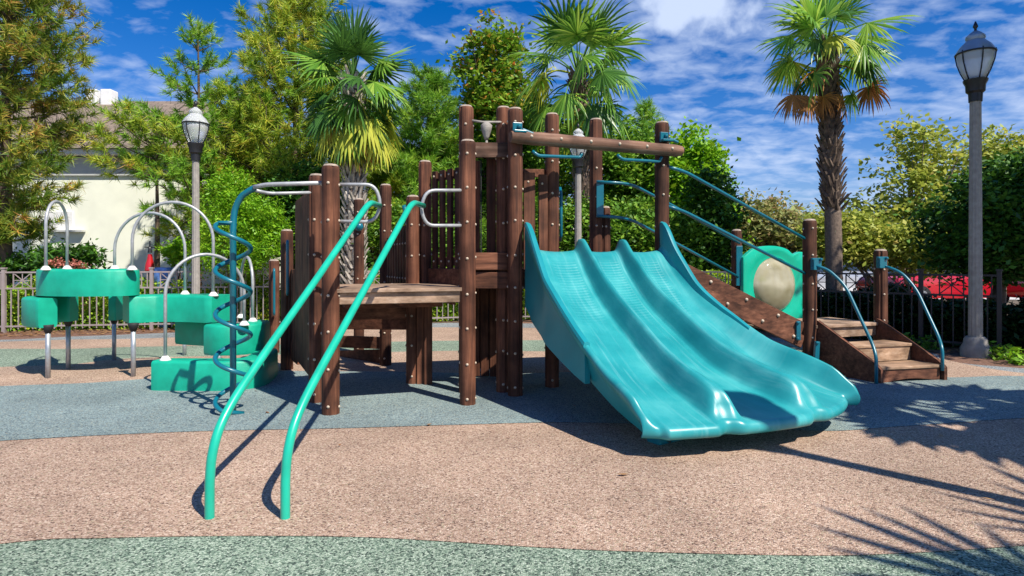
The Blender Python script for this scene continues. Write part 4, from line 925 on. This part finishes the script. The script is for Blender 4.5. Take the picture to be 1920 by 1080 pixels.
fr1 += [(0, -25, .8, .8, 1.2, 'palmy', -.3), (330, -55, .6, .75, 1.2, 'palmy', -.55), (285, -60, .6, .75, 1.2, 'palmy', -.6), (275, -45, .7, .8, 1.2, 'palmy', -.45), (310, -30, .75, .8, 1.2, 'palmy', -.35), (340, -35, .8, .8, 1.3, 'palmy', -.5), (225, -35, .75, .75, 1.3, 'palmy', -.4), (200, -60, .35, .4, 1.5, 'palmb', -.7), (310, -65, .35, .4, 1.5, 'palmb', -.8), (260, -65, .35, .4, 1.5, 'palmb', -.8)]
fr1 += ring(11, -12, .6, .8, .9, 'palmd', 8, -.42, mats=['palmd', 'palmd', 'palm'])+ring(9, -40, .5, .7, 1.2, 'palmd', 8, -.62, mats=['palmd', 'palmb'])
palm('stocky dark fan palm with yellowing lower fronds behind the mint rails', (662, 662), 12.9, 150, fr1, .21, .9, M['bootw'], .19, 5)
random.seed(31)
fr2 = ring(5, 74, .95, 1.1, .2, 'palm', 45)+ring(8, 46, 1.1, 1.05, .5, 'palm', 0, mats=['palm', 'palmd'])+ring(9, 14, 1.1, 1.0, .9, 'palm', 20, mats=['palm', 'palmy', 'palm', 'palmd'])+ring(9, -18, 1.0, .95, 1.2, 'palm', 0, -.15, mats=['palm', 'palmd', 'palm'])+ring(8, -45, .85, .85, 1.4, 'palm', 30, -.3, mats=['palmd', 'palm', 'palmy'])
palm('broad bright fan palm rising behind the header log', (1098, 1083), 15.2, 140, fr2, .2, 1.4, M['boot'], .19, 7)
random.seed(41)
for i, (x, y, cz_, lab) in enumerate(((6.85, 2.75, 4.7, 'fan palm beside the camera that shades the blue band'), (6.0, -1.05, 4.7, 'fan palm behind the camera that streaks the brown band'))):
    k_ = (.92, 1.25)[i]; frs = ring((12, 5)[i], 45, .9*k_, .9*k_, .4, 'palm')+ring((20, 8)[i], 5, 1.0*k_, .95*k_, .5, 'palm', 20)+ring((16, 6)[i], -25, .8*k_, .8*k_, .9, 'palm', 10)
    base = Vector((x, y, 0)); T = thing('palm_tree', base, lab, 'palm tree', 'fan palms in and around the playground')
    mb = MB(); mb.tube([base, base+Z(cz_+.1)], [.17, .16], 12); mb.build('trunk', M['palmbark'], T, smooth=True)
    for f_ in frs: fan(base+Z(cz_), R(f_[0]), R(f_[1]), f_[2], f_[3], f_[4], GRN[f_[5]], T, n=18, wf=(.85, .5)[i])

# ------------------------------------------------------------ pines
pine('large yellow-green pine filling the left edge above the fence', 8, 13.0, 8.6, 1.7, lambda t: .9 if t < .14 else (1.4 if t < .26 else 2.0*(1-t)**.5+.3), 22, 6, GRN['pineo'], .15, 1.15, .22, seed=1)
pine('slender sparse pine with a bare leader above the left lamp globe', 371, 14.5, 7.0, 2.2, lambda t: (2.0 if t < .55 else 2.1*(1-t)+.25), 11, 4, GRN['pinegreen'], .10, .8, .2, seed=2)
pine('dense tall pine immediately left of the stocky dark palm', 552, 15.5, 8.4, 2.4, lambda t: 1.9*(1-t)**.55+.35, 19, 6, GRN['pine'], .15, 1.1, .22, seed=3)
pine('bushy yellowish pine between the left lamp and the dense tall pine', 462, 15.2, 5.4, 1.5, lambda t: 1.7*(1-t)**.5+.3, 13, 5, GRN['pine'], .11, 1.0, .22, seed=4)
pine('low yellow-green pine drooping over the eave of the cream house', 292, 14.3, 4.5, 3.2, lambda t: 1.3*(1-t)**.5+.3, 5, 4, GRN['pine'], .09, .8, .22, seed=5)
pine('pine with a pointed leader left of the orange-flecked tree', 805, 17.5, 6.7, 1.5, lambda t: 2.0*(1-t)**.6+.2, 17, 6, GRN['pinegreen'], .13, 1.1, .24, seed=6)
pine('dark narrow pine peeking out right of the bright palm', 1212, 19.5, 6.3, 1.5, lambda t: 1.4*(1-t)**.7+.15, 16, 5, GRN['pinegreen'], .1, 1.0, .24, seed=8)
pine('pine filling the gap behind the stocky dark palm', 690, 18.0, 5.4, 1.2, lambda t: 2.2*(1-t)**.5+.2, 14, 6, GRN['pine'], .13, 1.1, .24, seed=9)

# ------------------------------------------------------------ leafy trees and shrubs
broad('leafy_tree', 'green tree flecked with orange leaves left of the bright palm', 'tree', 925, 18, [ell(925, 130, 18, 62, 100), ell(945, 220, 18, 80, 70)], 170, 70, .42, .085, GRN['autumn'], .13, nlimb=14, split=2)
broad('leafy_tree', 'rounded green tree filling the space behind the upper deck', 'tree', 900, 19, [ell(880, 330, 19, 130, 90), ell(990, 310, 19, 90, 100)], 330, 80, .5, .09, GRN['mid'], .14, nlimb=10, split=1.5)
broad('leafy_tree', 'bright green tree behind the two right-hand posts of the frame', 'tree', 1180, 17.5, [ell(1170, 330, 17.5, 85, 95), ell(1235, 390, 17.5, 70, 95)], 300, 80, .45, .08, GRN['mid'], .12, nlimb=10, split=1.5)
broad('leafy_tree', 'upright light green tree beside the slide post against the sky', 'tree', 1285, 16.5, [ell(1285, 330, 16.5, 62, 90), ell(1300, 430, 16.5, 70, 90)], 240, 80, .4, .08, GRN['bright'], .1, nlimb=10, split=1.2)
broad('dark_shrub', 'dark tall shrub behind the ramp rails', 'shrub', 1335, 14.5, [ell(1335, 430, 14.5, 45, 110)], 150, 70, .32, .06, GRN['dark'], .06, nlimb=8, split=.6)
broad('myrtle_tree', 'pinkish olive crepe myrtle behind the bubble window panel', 'tree', 1445, 18, [ell(1440, 430, 18, 75, 60), ell(1490, 460, 18, 60, 50), ell(1400, 400, 18, 30, 40)], 200, 60, .4, .07, GRN['myrtle'], .07, nlimb=26, split=.7)
broad('leafy_tree', 'airy yellow-green tree between the tall palm and the right lamp post', 'tree', 1700, 15.5, [ell(1745, 330, 15.5, 100, 80), ell(1700, 410, 15.5, 120, 60), ell(1720, 260, 15.5, 45, 40)], 150, 44, .36, .075, GRN['olive'], .09, 'palebark', nlimb=46, split=.8, fill=.5)
broad('leafy_tree', 'airy yellow-green tree behind the right lamp post', 'tree', 1880, 16, [ell(1865, 320, 16, 60, 70), ell(1900, 290, 16, 45, 40)], 80, 45, .36, .07, GRN['olive'], .07, 'palebark', nlimb=26, split=1, fill=.5)
broad('leafy_tree', 'tall leafy tree beyond the right edge that shades the lamp head and fence', 'tree', 2440, 7.2, [((8.75, 7.25, 6.6), (1.35, 1.35, 1.6)), ((9.9, 6.6, 6.9), (1.6, 1.6, 1.8)), ((10.6, 8.0, 5.6), (1.6, 1.6, 2.0))], 330, 70, .45, .09, GRN['mid'], .16, nlimb=12, split=3.0)
broad('dense_tree', 'dense dark green tree at the right edge behind the lamp post', 'tree', 1870, 11.6, [ell(1880, 420, 11.6, 120, 90), ell(1960, 380, 11.6, 110, 110), ell(1850, 480, 11.6, 90, 45)], 420, 90, .36, .06, GRN['dark'], .14, nlimb=12, split=1.0)
broad('low_tree', 'low olive tree behind the steps below the airy yellow tree', 'tree', 1640, 14.2, [ell(1620, 450, 14.2, 75, 45), ell(1720, 465, 14.2, 80, 45), ell(1560, 440, 14.2, 50, 50)], 240, 60, .34, .06, GRN['olive'], .07, 'palebark', nlimb=16, split=.6)
broad('arborvitae', 'bright green feathery arborvitae behind the spiral climber', 'shrub', 430, 12.6, [ell(430, 380, 12.6, 38, 80), ell(438, 450, 12.6, 75, 85), ell(490, 440, 12.6, 50, 70)], 260, 80, .2, .04, GRN['bright'], .06, nlimb=8, split=.5, aspect=.35)
broad('leafy_shrub', 'dark rounded shrub behind the timber posts left of the stocky palm', 'shrub', 560, 13.6, [ell(570, 400, 13.6, 75, 85), ell(620, 470, 13.6, 60, 60)], 220, 80, .32, .06, GRN['dark'], .07, nlimb=8, split=.5)
broad('leafy_shrub', 'green shrub behind the low deck right of the stocky palm', 'shrub', 760, 14.6, [ell(765, 440, 14.6, 60, 70), ell(840, 470, 14.6, 60, 60)], 200, 80, .32, .06, GRN['mid'], .07, nlimb=8, split=.5)
broad('leafy_shrub', 'green shrub behind the slide entry boards', 'shrub', 1010, 15, [ell(990, 430, 15, 75, 60), ell(1110, 450, 15, 70, 70)], 240, 80, .34, .06, GRN['mid'], .07, nlimb=8, split=.5)
broad('leafy_shrub', 'green shrub below the ramp rails right of the slide top', 'shrub', 1230, 14.5, [ell(1215, 450, 14.5, 70, 80), ell(1290, 480, 14.5, 60, 70)], 240, 80, .32, .06, GRN['mid'], .07, nlimb=8, split=.5)
broad('leafy_shrub', 'dark shrub under the cream wall at the foot of the left pine', 'shrub', 100, 13.4, [ell(115, 485, 13.4, 75, 20), ell(60, 500, 13.4, 60, 22), ell(170, 478, 13.4, 30, 12)], 60, 60, .2, .07, GRN['dark'], .04, nlimb=10, split=.3, aspect=.35)
broad('flower_bush', 'small salmon flowers showing over the fence above the upper pad', 'flowers', 130, 12.7, [ell(105, 492, 12.7, 25, 8), ell(150, 495, 12.7, 20, 7)], 9, 30, .1, .03, GRN['flower'], .02, nlimb=8, split=.3)
broad('leafy_shrub', 'small bright bush beside the left lamp pole above the fence', 'shrub', 335, 13.2, [ell(335, 475, 13.2, 22, 22)], 30, 60, .16, .04, GRN['bright'], .03, nlimb=6, split=.4)
def hedge(label, pts, w_, h_, n, mat, size=.04):
    a = np.array(pts); out = []; T = thing('hedge', tuple(pts[0]), label, 'hedge')
    seg_ = np.linalg.norm(a[1:]-a[:-1], axis=1); cum = seg_/seg_.sum(); k = rng.choice(len(seg_), size=n, p=cum); t = rng.random((n, 1))
    p = a[k]+(a[k+1]-a[k])*t; nz = rng.random(n); bump = .12*np.sin(p[:, 0]*3.1)+.08*np.sin(p[:, 0]*7.7)
    q = rng.random(n); ang = q*2*math.pi; p = p+np.stack([np.cos(ang)*w_*.2, (rng.random(n)-.5)*w_, nz*(h_+bump)], 1)
    fastmesh('foliage', leaves(p, size), 4, mat, T)
    mb = MB()
    for i in range(len(pts)-1):
        n_ = int(seg_[i]/.5)
        for j in range(n_):
            c = Vector(lerp(Vector(pts[i]), Vector(pts[i+1]), (j+.5)/n_)); 
            for s_ in range(3): mb.tube([c, c+Vector((random.uniform(-.2, .2), random.uniform(-.1, .1), h_*.8))], .012, 4)
    mb.build('stems', M['bark'], T)
hedge('low bright green hedge behind the left fence', [(-16, 12.0, 0), (-9.9, 12.6, 0), (-4.9, 13.5, 0)], .7, .92, 42000, GRN['hedge'])
hedge('clipped green hedge behind the back fence seen under the decks', [(-4.7, 13.6, 0), (-.6, 14.8, 0), (2.2, 14.9, 0), (4.9, 12.8, 0)], .7, 1.05, 42000, GRN['hedge'])
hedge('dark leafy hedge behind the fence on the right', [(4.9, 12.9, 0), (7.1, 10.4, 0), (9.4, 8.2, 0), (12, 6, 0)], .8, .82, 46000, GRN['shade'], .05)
def plant(px, py, label, n=70, r=.22, mat='mid'):
    g = G(px, py); T = thing('ground_plant', g, label, 'plant', 'leafy plants at the foot of the right fence'); d = rand_dirs(n); d[:, 2] = np.abs(d[:, 2])*.9+.1
    p = np.array(g)+d*rng.random((n, 1))**.5*np.array([r, r, r*1.0]); fastmesh('leaves', leaves(p, .05, .4), 4, GRN[mat], T)
    mb = MB()
    for k in range(7): mb.tube([g, g+Vector(tuple(d[k]))*r*.8], .005, 4)
    mb.build('stem', M['bark'], T)
for i, (x, y, lab) in enumerate(((1700, 652, 'leafy plant between the steps handrail and the fence'), (1738, 655, 'leafy plant just right of the far step handrail'), (1858, 668, 'leafy plant touching the right side of the lamp base'), (1882, 674, 'middle leafy plant right of the lamp base'), (1908, 684, 'rightmost leafy plant below the right fence'))): plant(x, y, lab, 110, .24, 'bright' if x > 1800 else 'mid')

# ------------------------------------------------------------ buildings
HB = thing('cream_house', (-12, 18, 0), 'cream stucco house with a brown shingle roof behind the left pines', 'house')
mb = MB(); mb.box((-13.2, 20.5, 2.15), 11.0, 6.6, 4.3); mb.build('wall', M['wall'], HB)
mb = MB(); mb.box((-13.2, 20.5, 4.05), 11.14, 6.74, .5); mb.build('frieze', M['trim'], HB)
mb = MB(); mb.box((-13.1, 20.7, 4.42), 12.6, 7.7, .16); mb.build('eave', M['fascia'], HB, bevel=.02)
x0, x1, y0, y1, ze, zr = -19.6, -6.7, 16.75, 24.6, 4.5, 6.7
me = bpy.data.meshes.new('roof'); V_ = [(x0, y0, ze), (x1, y0, ze), (x1, y1, ze), (x0, y1, ze), (x0+3.5, 20.3, zr), (x1-3.5, 20.3, zr)]
me.from_pydata(V_, [], [(0, 1, 5, 4), (1, 2, 5), (2, 3, 4, 5), (3, 0, 4), (0, 3, 2, 1)]); me.materials.append(M['roof'])
ul = me.uv_layers.new(name='UVMap')
for lp in me.loops:
    v = V_[lp.vertex_index]; ul.data[lp.index].uv = (v[0]*.25, (v[1]+v[2])*.25)
ro = bpy.data.objects.new('roof', me); C.objects.link(ro); ro.parent = HB; ro.matrix_parent_inverse = Matrix.Translation(HB.location).inverted()
mb = MB(); 
for px_ in (178, 205): c_ = P(px_, 0, 20.2); mb.box((c_.x, 20.2, 6.75), .35, .4, .55)
mb.build('roof_vent', M['fascia'], HB, bevel=.03)
wn = MB(); c_ = P(112, 415, 17.17); wn.box(c_, .75, .06, .55); wo_ = wn.build('window', M['fascia'], HB, bevel=.01)
wn = MB(); wn.box(P(128, 433, 17.1), .85, .16, .05); wn.build('sill', M['trim'], wo_)
mb = MB(); mb.box((-13.2, 17.12, .3), 11.1, .1, .6); mb.build('base_course', paint('red_brown_base', (.22, .07, .05), .9, var=.3, scale=8), HB)
PB = thing('pool_house', (-1, 22, 0), 'low cream building with a long white fascia seen through the timber frame', 'building')
mb = MB(); mb.box((-2.6, 23.5, 1.3), 10.4, 5, 2.6); mb.build('wall', M['wall'], PB)
mb = MB(); mb.board((-8.4, 20.85, 2.98), (3.9, 20.85, 2.62), .2, .55); mb.build('fascia', M['fascia'], PB, bevel=.02)
mb = MB(); mb.add([(-8.5, 20.7, 3.25), (4.1, 20.7, 2.9), (4.1, 26.5, 3.5), (-8.5, 26.5, 3.9), (-8.5, 20.7, 3.2), (4.1, 20.7, 2.85), (4.1, 26.5, 3.45), (-8.5, 26.5, 3.85)], [(0, 1, 2, 3), (7, 6, 5, 4), (0, 4, 5, 1), (1, 5, 6, 2), (2, 6, 7, 3), (3, 7, 4, 0)]); mb.build('roof', M['roof'], PB)
# far tree line closing the view behind the buildings
def treeline(label, x0, x1, d, h0, n, mat):
    T = thing('tree_line', ((x0+x1)/2, d, 0), label, 'trees'); 
    xs = np.linspace(x0, x1, n); pts = []
    for x in xs:
        hh_ = h0*(.7+.5*rng.random()); c = np.array([x, d+rng.normal()*1.2, hh_*.5]); m_ = 900
        dd = rand_dirs(m_)*rng.random((m_, 1))**.4; pts.append(c+dd*np.array([2.2, 1.5, hh_*.5])+rng.normal(size=(m_, 3))*.25)
    p = np.concatenate(pts); p = p[p[:, 2] > .05]; o = fastmesh('foliage', leaves(p, .2), 4, mat, T); o['kind'] = 'stuff'
treeline('far row of mid green trees beyond the road on the right', 8, 50, 52, 4.5, 22, GRN['mid'])
treeline('far row of dark trees behind the low cream building', -14, 8, 30, 4.6, 14, GRN['dark'])

# ------------------------------------------------------------ cars, ornament, blue stand-in
def car(label, loc, rz, mat, s=1.0):
    T = thing('parked_car', loc, label, 'car', 'cars parked beyond the right fence'); c = Vector(loc)
    rot = Matrix.Rotation(rz, 3, 'Z'); sec = [(-2.2, .45, .72, .0), (-2.1, .3, .88, 0), (-1.5, .25, .95, 0), (-.9, .25, .97, 0), (1.0, .25, .95, 0), (1.4, .25, .9, 0), (2.05, .28, .78, 0), (2.25, .45, .62, 0)]
    vs = []
    for x, zb_, zt2, _ in sec:
        for y, z in ((-.82, zb_), (-.88, (zb_+zt2)/2), (-.84, zt2-.06), (-.74, zt2), (.74, zt2), (.84, zt2-.06), (.88, (zb_+zt2)/2), (.82, zb_)): vs.append(c+rot @ Vector((x*s, y*s, z*s)))
    mb = MB(); mb.add(vs, [(i*8+j, i*8+(j+1) % 8, (i+1)*8+(j+1) % 8, (i+1)*8+j) for i in range(7) for j in range(8)]+[tuple(range(8))[::-1], tuple(56+j for j in range(8))]); mb.build('body', mat, T, smooth='auto')
    vs = []
    for x, z, w_ in ((-1.75, .94, .74), (-1.1, 1.38, .58), (.1, 1.43, .58), (1.05, .94, .72)):
        for y in (-w_, w_): vs.append(c+rot @ Vector((x*s, y*s, z*s)))
    lo = [c+rot @ Vector((x*s, y*s, .9*s)) for x in (-1.75, 1.05) for y in (-.74, .74)]
    mb = MB(); mb.add(vs, [(0, 1, 3, 2), (4, 5, 7, 6), (0, 2, 4, 6), (1, 7, 5, 3)]); mb.build('windows', M['glassd'], T)
    mb = MB(); mb.add([v+Z(.006) for v in vs[2:6]]+[v-Z(.03) for v in vs[2:6]], [(0, 1, 3, 2), (4, 6, 7, 5), (0, 4, 5, 1), (2, 3, 7, 6), (0, 2, 6, 4), (1, 5, 7, 3)]); mb.build('roof', mat, T)
    for x in (-1.35, 1.35):
        for y in (-.8, .8):
            p_ = c+rot @ Vector((x*s, y*s, .32*s)); ax_ = rot @ Vector((0, .1, 0)); mb = MB(); mb.tube([p_-ax_, p_+ax_], .32*s, 18); wv_ = mb.build('wheel', M['dark'], T)
            mb = MB(); mb.tube([p_-ax_*1.06, p_+ax_*1.06], .19*s, 14); mb.build('rim', M['gal'], wv_)
car('red car glimpsed through the fence left of the right lamp post', (13.6, 19.6, .02), R(8), M['carred'])
car('red car glimpsed through the fence at the right edge', (17.2, 18.0, .02), R(8), M['carred'])
car('silver car parked under the low olive tree', (15.0, 27.0, .02), R(5), M['carsil'])
g = Vector((P(281, 0, 13.0).x, 13.0, 0)); T = thing('garden_lantern', g, 'small red garden lantern with a thin cross-armed finial beyond the fence', 'ornament')
mb = MB(); mb.tube([g, g+Z(1.2)], .03, 8); mb.build('stake', M['blk'], T, smooth=True)
mb = MB(); mb.lathe(g, [(.07, 1.16), (.10, 1.21), (.09, 1.32), (.055, 1.45), (.04, 1.55)], 12); mb.build('body', M['red'], T, smooth='auto')
mb = MB(); mb.lathe(g, [(.045, 1.58), (.03, 1.68), (.02, 1.7)], 10); mb.tube([g+Vector((-.11, 0, 1.70)), g+Vector((.11, 0, 1.70))], .012, 6); mb.tube([g+Z(1.68), g+Z(1.83)], .015, 6); mb.build('finial', M['blk'], T)
g = Vector((P(307, 0, 13.0).x, 13.0, 0)); mb = MB(); mb.lathe(g, [(.12, 0), (.14, .5), (.18, 1.0), (.2, 1.22), (.19, 1.27), (.16, 1.25)], 20)
tag(mb.build('garden_pot', M['bluepot'], None, smooth='auto'), 'blue and white glazed pot behind the fence beside the red lantern', 'pot')  # pot shape made up in place of a blue car roof

def litter(n, gen, size, mat):
    p = np.array([gen() for _ in range(n)]); a = leaves(p, size, .45).reshape(-1, 4, 3); a[:, :, 2] = np.abs(a[:, :, 2]-p[:, None, 2])*.35+p[:, None, 2]+.004
    o = fastmesh('leaf_litter', a.reshape(-1, 3), 4, mat, None); o['kind'] = 'stuff'
M['dry'] = leafmat('dry_leaves', [(0, (.12, .05, .02)), (.5, (.3, .15, .07)), (1, (.5, .33, .16))], .1)
def gl():
    t = random.random(); k = random.random()
    a = lerp(Vector((-10.5, 10.9, 0)), Vector((-2, 13.2, 0)), t) if random.random() < .6 else lerp(Vector((6.2, 9.7, 0)), Vector((9.5, 6.6, 0)), t)
    return (a.x+random.uniform(-.1, .1), a.y+k*1.0, .012)
litter(2600, gl, .05, M['dry'])
o_ = [(G(915, 806).x, G(915, 806).y)]+[(random.uniform(-3.5, 4.5), random.uniform(3.2, 10)) for _ in range(26)]
it = iter(o_*2); litter(27, lambda: (*next(it), .026), .03, M['dry'])
